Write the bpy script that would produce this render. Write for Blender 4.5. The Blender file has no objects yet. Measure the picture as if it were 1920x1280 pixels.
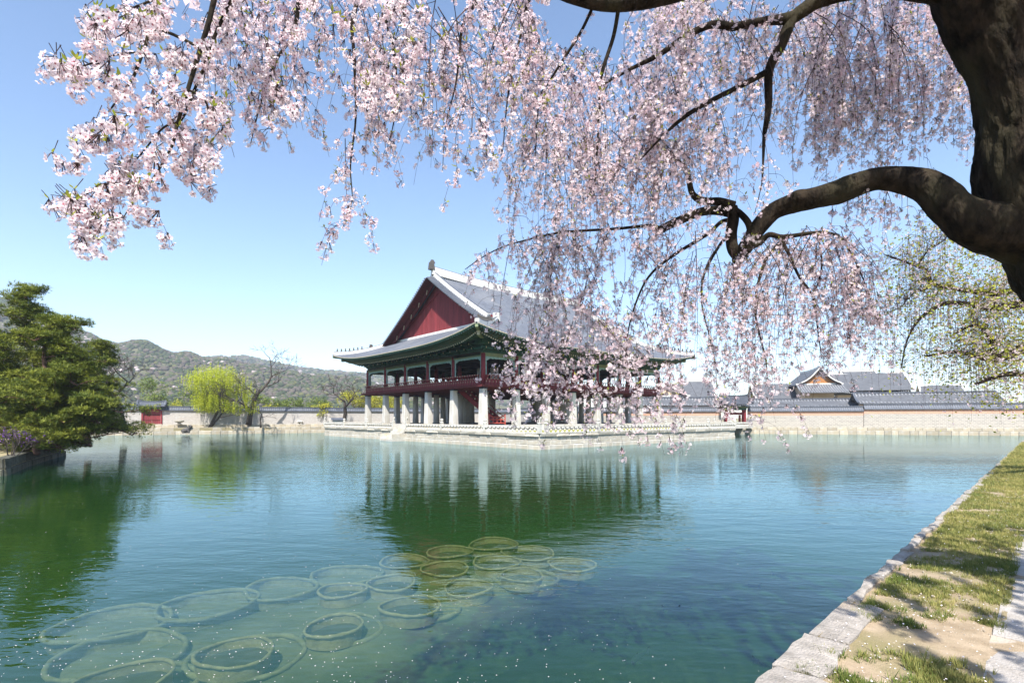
import bpy, math, random
import numpy as np
from mathutils import Vector, Matrix, noise as mnoise

# ------------------------------------------------------------------ scene, camera, sky, sun
S = bpy.context.scene
C = S.collection
F, HOR, EYE = 966.0, 783.0, 1.75          # focal length in photo pixels, horizon row, eye height over the bank
WATER = -1.20
cam = bpy.data.cameras.new('camera'); camo = bpy.data.objects.new('camera', cam); C.objects.link(camo)
camo.location = (0, 0, EYE); camo.rotation_euler = (math.radians(90), 0, 0)
cam.sensor_width = 36.0; cam.lens = F / 1920 * 36; cam.shift_y = (HOR - 640) / 1920
cam.clip_start = 0.05; cam.clip_end = 9000
S.camera = camo

SUN_EL = math.radians(52); SUN_AZ = math.atan2(-0.10, -0.995)      # the sun stands behind the photographer
world = bpy.data.worlds.new('World'); S.world = world; world.use_nodes = True
wn = world.node_tree; wn.nodes.clear()
sky = wn.nodes.new('ShaderNodeTexSky'); sky.sky_type = 'NISHITA'; sky.sun_disc = False
sky.sun_elevation = SUN_EL; sky.sun_rotation = SUN_AZ; sky.air_density = 1.0; sky.dust_density = 0.3; sky.ozone_density = 2.3
bg = wn.nodes.new('ShaderNodeBackground'); bg.inputs['Strength'].default_value = 0.140
wo = wn.nodes.new('ShaderNodeOutputWorld')
wn.links.new(sky.outputs[0], bg.inputs[0]); wn.links.new(bg.outputs[0], wo.inputs[0])
sl = bpy.data.lights.new('sun', 'SUN'); sl.energy = 5.0; sl.angle = math.radians(0.53); sl.color = (1.0, 0.95, 0.87)
slo = bpy.data.objects.new('sun', sl); C.objects.link(slo); slo.location = (-10, -80, 90)
sdir = Vector((math.sin(SUN_AZ) * math.cos(SUN_EL), math.cos(SUN_AZ) * math.cos(SUN_EL), math.sin(SUN_EL)))
slo.rotation_euler = (-sdir).to_track_quat('-Z', 'Y').to_euler()
S.view_settings.view_transform = 'Standard'; S.view_settings.look = 'None'
S.view_settings.gamma = 1.0; S.view_settings.exposure = 0.95; S.view_settings.use_curve_mapping = False
cy = S.cycles
cy.use_denoising = True
try: cy.denoiser = 'OPENIMAGEDENOISE'
except Exception: pass
cy.max_bounces = 6; cy.diffuse_bounces = 3; cy.glossy_bounces = 3; cy.transmission_bounces = 3
cy.transparent_max_bounces = 12; cy.volume_bounces = 0; cy.caustics_reflective = False; cy.caustics_refractive = False
cy.sample_clamp_indirect = 6.0

R = random.Random(7)
def P(px, py, d):                                                   # photo pixel + distance -> point in the place
    return Vector(((px - 960) / F * d, d, EYE - (py - HOR) / F * d))
def on_plane(px, py, z):                                            # photo pixel on a horizontal plane
    d = (EYE - z) * F / (py - HOR); return Vector(((px - 960) / F * d, d, z))

# ------------------------------------------------------------------ materials
MATS = {}
def mat(name, c1, c2=None, scale=4.0, rough=0.8, bump=0.0, bscale=None, spec=0.25, rv=0.0, stretch=(1, 1, 1), tint=None,
        trans=0.0, detail=4.0, coord='Object', c3=None, emit=0.0):
    """noise-mixed colours; rv = brightness change from object to object; tint = (colour) mixed in by the 'tint' attribute"""
    if name in MATS: return MATS[name]
    m = bpy.data.materials.new(name); m.use_nodes = True; nt = m.node_tree; N = nt.nodes; L = nt.links
    b = N['Principled BSDF']; out = N['Material Output']
    b.inputs['Roughness'].default_value = rough; b.inputs['Specular IOR Level'].default_value = spec
    tc = N.new('ShaderNodeTexCoord'); mp = N.new('ShaderNodeMapping'); mp.inputs['Scale'].default_value = stretch
    L.new(tc.outputs[coord], mp.inputs[0])
    def mix(fac, a, bb, mode='MIX'):
        x = N.new('ShaderNodeMix'); x.data_type = 'RGBA'; x.blend_type = mode
        for s, v in ((0, fac), (6, a), (7, bb)):
            if isinstance(v, bpy.types.NodeSocket): L.new(v, x.inputs[s])
            elif s == 0: x.inputs[0].default_value = v
            else: x.inputs[s].default_value = (*v, 1)
        return x.outputs[2]
    col = None
    if c2 is not None:
        n = N.new('ShaderNodeTexNoise'); n.inputs['Scale'].default_value = scale; n.inputs['Detail'].default_value = detail
        n.inputs['Roughness'].default_value = 0.62
        L.new(mp.outputs[0], n.inputs['Vector'])
        r = N.new('ShaderNodeMapRange'); r.inputs[1].default_value = 0.36; r.inputs[2].default_value = 0.64
        L.new(n.outputs['Fac'], r.inputs[0])
        col = mix(r.outputs[0], c1, c2)
        if c3 is not None:
            n3 = N.new('ShaderNodeTexNoise'); n3.inputs['Scale'].default_value = scale * 0.23; n3.inputs['Detail'].default_value = 5
            L.new(mp.outputs[0], n3.inputs['Vector'])
            r3 = N.new('ShaderNodeMapRange'); r3.inputs[1].default_value = 0.5; r3.inputs[2].default_value = 0.68
            L.new(n3.outputs['Fac'], r3.inputs[0]); col = mix(r3.outputs[0], col, c3)
    if tint is not None:
        at = N.new('ShaderNodeAttribute'); at.attribute_name = 'tint'
        col = mix(at.outputs['Fac'], col if col else c1, tint)
    if rv > 0:
        oi = N.new('ShaderNodeObjectInfo'); r = N.new('ShaderNodeMapRange')
        r.inputs[3].default_value = 1 - rv; r.inputs[4].default_value = 1 + rv * 0.5
        L.new(oi.outputs['Random'], r.inputs[0]); cb = N.new('ShaderNodeCombineColor')
        for i in range(3): L.new(r.outputs[0], cb.inputs[i])
        col = mix(1.0, col if col else c1, cb.outputs[0], 'MULTIPLY')
    if col is not None: L.new(col, b.inputs['Base Color'])
    else: b.inputs['Base Color'].default_value = (*c1, 1)
    if bump > 0:
        n2 = N.new('ShaderNodeTexNoise'); n2.inputs['Scale'].default_value = bscale or scale * 4; n2.inputs['Detail'].default_value = 6
        L.new(mp.outputs[0], n2.inputs['Vector'])
        bp = N.new('ShaderNodeBump'); bp.inputs['Strength'].default_value = min(1, bump); bp.inputs['Distance'].default_value = 0.03
        L.new(n2.outputs['Fac'], bp.inputs['Height']); L.new(bp.outputs[0], b.inputs['Normal'])
    if trans > 0:                                                   # thin leaf or petal: light passes through
        tr = N.new('ShaderNodeBsdfTranslucent'); ms = N.new('ShaderNodeMixShader'); ms.inputs[0].default_value = trans
        if col is not None: L.new(col, tr.inputs[0])
        else: tr.inputs[0].default_value = (*c1, 1)
        L.new(b.outputs[0], ms.inputs[1]); L.new(tr.outputs[0], ms.inputs[2]); L.new(ms.outputs[0], out.inputs[0])
    MATS[name] = m
    return m

GRANITE = mat('granite', (.52, .49, .43), (.38, .35, .29), 2.2, .85, .5, 30, rv=.22, c3=(.44, .37, .26))
GRANITE2 = mat('pale_granite', (.60, .58, .53), (.47, .45, .40), 3.0, .8, .4, 30, rv=.12, c3=(.50, .44, .34))
MORTAR = mat('dark_joint', (.10, .09, .07), (.16, .14, .10), 5)
COLSTONE = mat('column_stone', (.60, .58, .54), (.47, .44, .38), 1.2, .8, .3, 18, rv=.12, stretch=(1, 1, .35))
REDWOOD = mat('red_painted_wood', (.23, .030, .038), (.16, .022, .028), 3, .65, .2, 30, stretch=(1, 1, .2))
REDPLANK = mat('red_gable_plank', (.25, .040, .046), (.17, .028, .034), 1.6, .7, .35, 25, rv=.18, stretch=(3, 3, .25))
DARKRED = mat('dark_red_board', (.13, .020, .022), (.08, .014, .016), 3, .75)
GREENW = mat('green_painted_wood', (.035, .10, .062), (.020, .062, .045), 5, .7, rv=.1)
TEALW = mat('teal_white_paint', (.36, .46, .44), (.16, .33, .30), 6, .7)
OCHREW = mat('ochre_green_beam', (.26, .25, .13), (.13, .20, .12), 3.5, .7, stretch=(1, 1, 3))
CREAMW = mat('cream_paint', (.62, .55, .40), (.50, .42, .28), 4, .7)
INDIGO = mat('indigo_band', (.030, .040, .075), (.02, .028, .05), 5, .7)
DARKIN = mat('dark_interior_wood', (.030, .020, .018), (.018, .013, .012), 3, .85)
TILE = mat('grey_roof_tile', (.060, .068, .086), (.042, .048, .062), 1.1, .6, .4, 12, spec=.4, c3=(.105, .11, .12))
TILER = mat('round_roof_tile', (.150, .165, .200), (.110, .122, .150), 1.1, .6, .4, 12, spec=.3, c3=(.175, .185, .21))  # round tiles paler than their channels; the contrast also stands in for rib shading
TILED = mat('dark_wall_tile', (.095, .105, .13), (.060, .068, .085), 2.0, .55, .4, 12, spec=.4)
TILE2 = mat('weathered_tile', (.118, .123, .135), (.088, .092, .102), 1.1, .6, .4, 12, spec=.3)
TILER2 = mat('weathered_round_tile', (.265, .272, .29), (.195, .20, .215), 1.1, .6, .4, 12, spec=.3)  # paler than its channels as well, rib shading put into the colour
MOSSY = mat('mossy_bank_stone', (.13, .125, .10), (.07, .07, .05), 3, .9, .5, 25, rv=.3)
LIME = mat('white_lime_ridge', (.74, .73, .70), (.62, .60, .56), 2.0, .85, .2, 10)
FIGURE = mat('dark_clay', (.11, .10, .095), (.07, .065, .06), 6, .8)
BARK = mat('cherry_bark', (.036, .027, .019), (.006, .005, .004), 11, .92, 1.0, 30, spec=.12, stretch=(1, 1, .4), c3=(.042, .037, .022))
TWIG = mat('twig_bark', (.060, .036, .034), (.035, .022, .021), 9, .85)
PBARK = mat('pine_bark', (.20, .105, .075), (.10, .058, .045), 6, .9, .6, 20)
GBARK = mat('grey_bark', (.075, .060, .050), (.045, .036, .031), 5, .9, .5, 20)
PETAL = mat('cherry_petal', (.96, .87, .885), trans=.48, rough=.6, spec=.2, tint=(.90, .67, .74))
CALYX = mat('flower_eye', (.42, .13, .16), rough=.7)
NEWLEAF = mat('young_leaf', (.28, .34, .045), trans=.4, rough=.6, tint=(.44, .40, .06))
PINE = mat('pine_needles', (.085, .125, .024), trans=.25, rough=.6, spec=.3, tint=(.33, .35, .05))
WILLOW = mat('willow_leaf', (.40, .46, .030), trans=.35, rough=.6, tint=(.54, .56, .05))
SHRUB = mat('yellow_green_leaf', (.30, .32, .04), trans=.3, rough=.7, tint=(.48, .44, .045))
GREENL = mat('mid_green_leaf', (.11, .16, .04), trans=.25, rough=.7, tint=(.20, .25, .05))
AZALEA = mat('azalea_petal', (.12, .045, .24), trans=.3, rough=.7, tint=(.24, .10, .38))

# ------------------------------------------------------------------ mesh helpers
class MB:
    def __init__(s): s.v = []; s.f = []; s.m = []
    def add(s, vs, fs, mi=0):
        o = len(s.v); s.v.extend(tuple(v) for v in vs); s.f.extend(tuple(i + o for i in f) for f in fs); s.m.extend([mi] * len(fs)); return s
    def box(s, x0, x1, y0, y1, z0, z1, mi=0, top=1.0):
        cx, cyy = (x0 + x1) / 2, (y0 + y1) / 2
        vs = []
        for z, k in ((z0, 1), (z1, top)):
            for x, y in ((x0, y0), (x1, y0), (x1, y1), (x0, y1)): vs.append((cx + (x - cx) * k, cyy + (y - cyy) * k, z))
        return s.add(vs, [(3, 2, 1, 0), (4, 5, 6, 7), (0, 1, 5, 4), (1, 2, 6, 5), (2, 3, 7, 6), (3, 0, 4, 7)], mi)
    def beam(s, a, b, w, h, mi=0, up=(0, 0, 1)):                    # box from a to b
        a = Vector(a); b = Vector(b); d = (b - a).normalized(); u = Vector(up)
        sd = d.cross(u)
        if sd.length < 1e-5: sd = d.cross(Vector((1, 0, 0)))
        sd.normalize(); u = sd.cross(d)
        vs = [p + sd * (w / 2 * i) + u * (h / 2 * j) for p in (a, b) for i, j in ((-1, -1), (1, -1), (1, 1), (-1, 1))]
        return s.add(vs, [(3, 2, 1, 0), (4, 5, 6, 7), (0, 1, 5, 4), (1, 2, 6, 5), (2, 3, 7, 6), (3, 0, 4, 7)], mi)
    def tube(s, pts, rad, n=6, mi=0, cap=True, wob=0.0, rng=None):
        pts = [Vector(p) for p in pts]; k = len(pts); vs = []; fs = []
        ref = Vector((0.3, 0.2, 1)).normalized()
        for i, p in enumerate(pts):
            t = (pts[min(i + 1, k - 1)] - pts[max(i - 1, 0)])
            t = t.normalized() if t.length > 1e-9 else Vector((0, 0, 1))
            a = t.cross(ref)
            if a.length < 1e-3: a = t.cross(Vector((1, 0, 0)))
            a.normalize(); b = t.cross(a); ref = -(a.cross(t)) if False else ref
            for j in range(n):
                g = 2 * math.pi * j / n; rr = rad[i] * (1 + (rng.uniform(-wob, wob) if wob else 0))
                vs.append(p + (a * math.cos(g) + b * math.sin(g)) * rr)
        for i in range(k - 1):
            for j in range(n):
                fs.append((i * n + j, i * n + (j + 1) % n, (i + 1) * n + (j + 1) % n, (i + 1) * n + j))
        if cap: fs.append(tuple(range(n))[::-1]); fs.append(tuple((k - 1) * n + j for j in range(n)))
        return s.add(vs, fs, mi)
    def lathe(s, prof, n=8, c=(0, 0, 0), mi=0):                     # prof: (radius, z)
        vs = [(c[0] + r * math.cos(2 * math.pi * j / n), c[1] + r * math.sin(2 * math.pi * j / n), c[2] + z) for r, z in prof for j in range(n)]
        k = len(prof)
        fs = [(i * n + j, i * n + (j + 1) % n, (i + 1) * n + (j + 1) % n, (i + 1) * n + j) for i in range(k - 1) for j in range(n)]
        fs += [tuple(range(n))[::-1], tuple((k - 1) * n + j for j in range(n))]
        return s.add(vs, fs, mi)
    def mesh(s, name, mats, smooth=False):
        me = bpy.data.meshes.new(name); me.from_pydata(s.v, [], s.f)
        for m in (mats if isinstance(mats, (list, tuple)) else [mats]): me.materials.append(m)
        if any(s.m): me.polygons.foreach_set('material_index', s.m)
        if smooth: me.polygons.foreach_set('use_smooth', [True] * len(me.polygons))
        me.update(); return me
    def obj(s, name, mats, parent=None, smooth=False): return link(name, s.mesh(name, mats, smooth), parent)

def link(name, me, parent=None):
    o = bpy.data.objects.new(name, me); C.objects.link(o)
    if parent is not None: o.parent = parent
    return o
def tag(o, label=None, cat=None, group=None, kind=None):
    if label: o['label'] = label
    if cat: o['category'] = cat
    if group: o['group'] = group
    if kind: o['kind'] = kind
    return o
def thing(name, label, cat, loc=(0, 0, 0), rz=0.0, group=None):
    o = bpy.data.objects.new(name, None); C.objects.link(o); o.empty_display_size = .2
    o.location = loc; o.rotation_euler = (0, 0, rz); return tag(o, label, cat, group)
def smooth_path(pts, rad, sub=5):                                   # Catmull-Rom through the traced points
    pts = [Vector(p) for p in pts]; out = []; ro = []
    for i in range(len(pts) - 1):
        p0, p1, p2, p3 = pts[max(i - 1, 0)], pts[i], pts[i + 1], pts[min(i + 2, len(pts) - 1)]
        for k in range(sub):
            t = k / sub
            out.append(0.5 * ((2 * p1) + (p2 - p0) * t + (2 * p0 - 5 * p1 + 4 * p2 - p3) * t * t + (3 * p1 - p0 - 3 * p2 + p3) * t ** 3))
            ro.append(rad[i] + (rad[i + 1] - rad[i]) * t)
    out.append(pts[-1]); ro.append(rad[-1]); return out, ro
def scatter_mesh(name, bases, pick, pos, rot, scale, mats, tint=None, parent=None):
    """joins many copies of small base shapes (verts, faces, matidx); rot: N x 3 x 3"""
    V = []; LI = []; LS = []; MI = []; TT = []; off = 0
    pos = np.asarray(pos, float); rot = np.asarray(rot, float); scale = np.asarray(scale, float); pick = np.asarray(pick)
    for b, (bv, bf, bm) in enumerate(bases):
        idx = np.nonzero(pick == b)[0]
        if len(idx) == 0: continue
        bv = np.asarray(bv, float)
        vv = np.einsum('nij,vj->nvi', rot[idx], bv) * scale[idx][:, None, None] + pos[idx][:, None, :]
        nv = len(bv); V.append(vv.reshape(-1, 3))
        flat = np.concatenate([np.asarray(f) for f in bf]); sizes = np.array([len(f) for f in bf])
        LI.append((flat[None, :] + (np.arange(len(idx)) * nv)[:, None] + off).ravel())
        LS.append(np.tile(sizes, len(idx))); MI.append(np.tile(np.asarray(bm), len(idx)))
        if tint is not None: TT.append(np.repeat(np.asarray(tint)[idx], nv))
        off += nv * len(idx)
    V = np.concatenate(V); LI = np.concatenate(LI); LS = np.concatenate(LS); MI = np.concatenate(MI)
    me = bpy.data.meshes.new(name); me.vertices.add(len(V)); me.vertices.foreach_set('co', V.ravel())
    me.loops.add(len(LI)); me.loops.foreach_set('vertex_index', LI.astype(np.int32))
    me.polygons.add(len(LS)); me.polygons.foreach_set('loop_start', np.concatenate([[0], np.cumsum(LS)[:-1]]).astype(np.int32))
    me.polygons.foreach_set('loop_total', LS.astype(np.int32)); me.polygons.foreach_set('material_index', MI.astype(np.int32))
    for m in mats: me.materials.append(m)
    if tint is not None:
        a = me.attributes.new('tint', 'FLOAT', 'POINT'); a.data.foreach_set('value', np.concatenate(TT).astype(np.float32))
    me.update(calc_edges=True); me.validate()
    return link(name, me, parent)
def rand_rots(rng, n, tilt=math.pi):                                # random rotations, tilted at most `tilt` from upright
    a = rng.uniform(0, 2 * np.pi, n); t = rng.uniform(0, tilt, n); b = rng.uniform(0, 2 * np.pi, n)
    return rot_abt(a, t, b)
def rot_abt(a, t, b):
    ca, sa, ct, st, cb, sb = np.cos(a), np.sin(a), np.cos(t), np.sin(t), np.cos(b), np.sin(b)
    z = np.zeros_like(a); o = np.ones_like(a)
    Rz = lambda c, s: np.stack([np.stack([c, -s, z], -1), np.stack([s, c, z], -1), np.stack([z, z, o], -1)], -2)
    Rx = np.stack([np.stack([o, z, z], -1), np.stack([z, ct, -st], -1), np.stack([z, st, ct], -1)], -2)
    return Rz(ca, sa) @ Rx @ Rz(cb, sb)

# rough stone blocks: a few unit shapes shared by every wall
def block_meshes(material, n=6, seed=3):
    rg = random.Random(seed); out = []
    for k in range(n):
        j = lambda s: rg.uniform(-s, s)
        back = [(-.5, .5, -.5), (.5, .5, -.5), (.5, .5, .5), (-.5, .5, .5)]
        mid = [(-.5, -.40 + j(.02), -.5), (.5, -.40 + j(.02), -.5), (.5, -.40 + j(.02), .5), (-.5, -.40 + j(.02), .5)]
        fr = [(-.46 + j(.02), -.5 + j(.05), -.44 + j(.03)), (.46 + j(.02), -.5 + j(.05), -.44 + j(.03)), (.46 + j(.02), -.5 + j(.05), .44 + j(.03)), (-.46 + j(.02), -.5 + j(.05), .44 + j(.03))]
        m = MB(); m.add(back + mid + fr, [(0, 1, 2, 3)] + [(4 + i, 4 + (i + 1) % 4, (i + 1) % 4, i) for i in range(4)] +
                        [(8 + i, 8 + (i + 1) % 4, 4 + (i + 1) % 4, 4 + i) for i in range(4)] + [(8, 9, 10, 11)])
        out.append(m.mesh('stone_block', material))
    return out
BLOCKS = block_meshes(GRANITE); MBLOCKS = block_meshes(MOSSY, seed=9); PBLOCKS = block_meshes(GRANITE2, seed=5)
def stone_courses(parent, A, B, courses, thick, lens, name='wall_stone', meshes=BLOCKS, rng=R, gap=.025, proud=.03):
    """courses of single stones from A to B (face on the right-hand side of A->B); courses = [(z0, z1, out), ...]"""
    A = Vector((A[0], A[1], 0)); B = Vector((B[0], B[1], 0)); e = (B - A).normalized(); nrm = Vector((e.y, -e.x, 0)); Ltot = (B - A).length
    for z0, z1, outw in courses:
        s = 0.0
        while s < Ltot - .05:
            l = rng.uniform(*lens)
            if Ltot - s - l < lens[0] * .6: l = Ltot - s
            pr = outw + rng.uniform(-proud, proud)
            c = A + e * (s + l / 2) + nrm * (pr - thick / 2)
            o = link(name, rng.choice(meshes), parent)
            ex = e * (l - gap); ey = -nrm * thick; ez = Vector((0, 0, z1 - z0 - gap))
            M4 = Matrix(((ex.x, ey.x, 0, c.x), (ex.y, ey.y, 0, c.y), (0, 0, ez.z, (z0 + z1) / 2), (0, 0, 0, 1)))
            o.matrix_local = M4
            s += l
# ------------------------------------------------------------------ ground, bank, water, hills
EARTH = mat('dry_earth', (.33, .27, .17), (.25, .22, .12), .35, .95, .4, 6, c3=(.22, .22, .06))
BANKM = mat('bank_soil', (.42, .33, .23), (.28, .215, .14), 5.0, .95, .55, 90, detail=8, c3=(.23, .20, .10))
BEDM = mat('pond_silt', (.040, .060, .012), (.030, .045, .010), .3, .9)
e_b = Vector((.7215, .6925, 0)); n_b = Vector((.6925, -.7215, 0)); b0 = Vector((1.64, 3.40, 0))      # pond edge of the near bank
def bank(s, t, z=0.0): return b0 + e_b * s + n_b * t + Vector((0, 0, z))
LW0, LW1, NC = Vector((-200, 12.2, 0)), Vector((-38, 101.8, 0)), Vector((-5, 120, 0))
RW0, RW1, SE = Vector((40.7, 96, 0)), Vector((82.7, 85, 0)), Vector((85.7, 84.2, 0))

m = MB(); m.add([(-3200, -900, -2.5), (3200, -900, -2.5), (3200, 2600, -2.5), (-3200, 2600, -2.5)], [(0, 1, 2, 3)])
tag(m.obj('ground', BEDM), kind='structure')
m = MB()
top = [LW0, NC, RW0, SE, Vector((220, 49, 0)), Vector((3150, 49, 0)), Vector((3150, 2580, 0)), Vector((-3150, 2580, 0)), Vector((-3150, 12.2, 0))]
m.add([tuple(p) for p in top], [(0, 1, 7, 8), (1, 2, 6, 7), (2, 3, 4, 6), (4, 5, 6)])
edge = [LW0, NC, RW0, SE]
for a, b in zip(edge[:-1], edge[1:]):
    m.add([(a.x, a.y, -2.5), (b.x, b.y, -2.5), (b.x, b.y, 0), (a.x, a.y, 0)], [(0, 1, 2, 3)])
tag(m.obj('far_bank', EARTH), kind='structure')

m = MB()
near = [bank(-16, .02), bank(135, .02)]
NS, NT = 150, 9
for i in range(NS + 1):
    s = -16 + (i / NS) ** 1.6 * 128
    for j in range(NT + 1):
        t = [.05, .2, .4, .6, .8, 1.0, 1.3, 3.0, 12, 70][j]
        p = bank(s, t)
        h = (mnoise.noise(p * 1.7) * .03 + mnoise.noise(p * .4) * .04) * min(1, t * 2.2) if t < 2 else 0
        m.v.append((p.x, p.y, h))
for i in range(NS):
    for j in range(NT):
        a = i * (NT + 1) + j; m.f.append((a, a + NT + 1, a + NT + 2, a + 1)); m.m.append(0)
a, b = bank(-16, .05), bank(112, .05)
m.add([(a.x, a.y, -2.5), (b.x, b.y, -2.5), (b.x, b.y, .02), (a.x, a.y, .02)], [(3, 2, 1, 0)])
near_bank = tag(m.obj('bank', BANKM, smooth=True), kind='structure')

# granite edge stones of the bank, one by one
rg = random.Random(11)
def rough_slab(L, W, H, rg, k=5, w=3, jit=.03):
    """a dressed slab with a worn outline and top: length along x from 0, width along y from 0"""
    m = MB()
    for i in range(k + 1):
        for j in range(w + 1):
            x = L * i / k; y = W * j / w
            ex = (jit * rg.uniform(-.4, 1)) * (1 if i == 0 else -1 if i == k else 0); ey = (jit * rg.uniform(-.4, 1)) * (1 if j == 0 else -1 if j == w else 0)
            rim = i in (0, k) or j in (0, w)
            m.v.append((x + ex, y + ey, H - (rg.uniform(.012, .03) if rim else rg.uniform(0, .012))))
    o = len(m.v)
    for i in range(k):
        for j in range(w):
            a = i * (w + 1) + j; m.f.append((a, a + w + 1, a + w + 2, a + 1)); m.m.append(0)
    ring = [i * (w + 1) for i in range(k + 1)] + [k * (w + 1) + j for j in range(1, w + 1)] + [i * (w + 1) + w for i in range(k - 1, -1, -1)] + [j for j in range(w - 1, 0, -1)]
    for r in ring: x, y, z = m.v[r]; m.v.append((x, y, -.45))
    n = len(ring)
    for i in range(n): m.f.append((ring[i], o + i, o + (i + 1) % n, ring[(i + 1) % n])); m.m.append(0)
    return m
EDGEM = mat('worn_edge_granite', (.44, .40, .36), (.27, .245, .215), 7, .9, .8, 60, rv=.12, detail=7, c3=(.35, .28, .20))
s = -2.2
while s < 62:
    L = rg.uniform(.7, 1.15) if s < 20 else rg.uniform(1.0, 1.7); W = rg.uniform(.26, .40) if s < 2.0 else rg.uniform(.10, .17)
    o = rough_slab(L - .02, W, rg.uniform(.035, .065), rg).obj('edge_stone', EDGEM, near_bank)
    p = bank(s, -.03 + rg.uniform(-.02, .02)); p2 = bank(s, 1)
    ang = math.atan2(e_b.y, e_b.x) + rg.uniform(-.012, .012)
    # slab y axis must point inland (to the right of e_b): flip by mirroring the width
    o.matrix_local = Matrix(((math.cos(ang), math.sin(ang), 0, p.x), (math.sin(ang), -math.cos(ang), 0, p.y), (0, 0, 1, 0), (0, 0, 0, 1)))
    s += L
# the path of pale slabs
PATHM = mat('path_granite', (.46, .43, .40), (.33, .30, .265), 5, .9, .6, 60, rv=.08, c3=(.50, .41, .30))
m = MB(); pa, pb, pc, pd = bank(-6, 1.02), bank(70, 1.06), bank(70, 2.75), bank(-6, 2.75)
path = tag(MB().add([(q.x, q.y, .004) for q in (pd, pc, pb, pa)], [(0, 1, 2, 3)]).obj('path', BANKM), kind='structure')
s = -3.0
while s < 34:
    L = rg.uniform(.95, 1.5)
    for t0, t1 in ((1.0, 1.86), (1.88, 2.72)):
        o = rough_slab(L - .015, t1 - t0, .026, rg, 4, 3, .012).obj('paving_slab', PATHM, path)
        p = bank(s + (0 if t0 < 1.5 else .4), t0); ang = math.atan2(e_b.y, e_b.x)
        o.matrix_local = Matrix(((math.cos(ang), math.sin(ang), 0, p.x), (math.sin(ang), -math.cos(ang), 0, p.y), (0, 0, 1, 0), (0, 0, 0, 1)))
    s += L

# grass tufts of the bank
GRASS = mat('bank_grass', (.10, .15, .028), trans=.2, rough=.7, tint=(.40, .35, .12))
def tuft(rg, n, h, w):
    vs = []; fs = []
    for k in range(n):
        a = rg.uniform(0, 6.28); r = rg.uniform(0, .02); ln = h * rg.uniform(.5, 1.1); bend = ln * rg.uniform(.2, .8); b = a + rg.uniform(-.6, .6)
        c = Vector((r * math.cos(a), r * math.sin(a), -.005)); sd = Vector((-math.sin(b), math.cos(b), 0)) * w
        o = len(vs); md = c + Vector((math.cos(b) * bend * .35, math.sin(b) * bend * .35, ln * .6)); tp = c + Vector((math.cos(b) * bend, math.sin(b) * bend, ln))
        vs += [c - sd * 1.3, c + sd * 1.3, tp]; fs += [(o, o + 1, o + 2)]
    return [tuple(v) for v in vs], fs, [0] * len(fs)
nr = np.random.default_rng(5)
tufts = [tuft(rg, 7, .045, .0026) for _ in range(5)] + [tuft(rg, 7, .070, .0034) for _ in range(3)]
pos = []; pick = []; sc = []; ti = []
for _ in range(120000):
    s = -1.0 + nr.random() ** 1.7 * 48; t = nr.uniform(.12, 1.06) if s < 8 else nr.uniform(.05, 1.25)
    p = bank(s, t); cov = .9 * mnoise.noise(Vector((p.x * 1.6, p.y * 1.6, 3))) + .7 * mnoise.noise(p * 4.3) + nr.normal(0, .16)
    lim = .14 - max(0, min(1, (s - 2.4) / 5)) * .42 + (.24 if 1.0 < s < 2.6 else 0)
    if t < .34 and s < 1.6: lim += .25
    if cov < lim: continue
    if s > 5 and nr.random() < min(.6, .3 + (s - 5) * .02): continue
    pos.append((p.x, p.y, mnoise.noise(p * 1.7) * .02)); pick.append(int(nr.integers(0, 8)))
    sc.append(nr.uniform(.6, 1.1) * (1 + min(1.4, max(0, s - 5) * .045))); ti.append(min(1, max(0, nr.normal(.40 + .6 * mnoise.noise(p * 1.3) + min(.25, s * .012), .25))))
g = scatter_mesh('grass', tufts, pick, pos, rand_rots(nr, len(pos), .25), sc, [GRASS], ti)
tag(g, 'patchy spring grass on the pond bank', 'grass', kind='stuff')
# pebbles and crumbs of earth
peb = [([(x * rg.uniform(.7, 1.2), y * rg.uniform(.7, 1.2), z * rg.uniform(.5, .9)) for x, y, z in ((-1, 0, 0), (1, 0, 0), (0, -1, 0), (0, 1, 0), (0, 0, 1), (0, 0, -1))], [(0, 2, 4), (2, 1, 4), (1, 3, 4), (3, 0, 4), (2, 0, 5), (1, 2, 5), (3, 1, 5), (0, 3, 5)], [0] * 8) for _ in range(4)]
PEB = mat('pebble', (.30, .25, .19), rough=.95, tint=(.50, .45, .38)); pos = []
for _ in range(5200):
    s = -1.5 + nr.random() ** 1.5 * 16; t = nr.uniform(.2, 1.05); p = bank(s, t); pos.append((p.x, p.y, mnoise.noise(p * 1.7) * .03 + mnoise.noise(p * .4) * .04))
tag(scatter_mesh('pebbles', peb, nr.integers(0, 4, len(pos)), pos, rand_rots(nr, len(pos)), nr.exponential(.0035, len(pos)) + .002, [PEB], nr.random(len(pos))), 'small pebbles and crumbs of earth on the bank', 'pebbles', kind='stuff')
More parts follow.
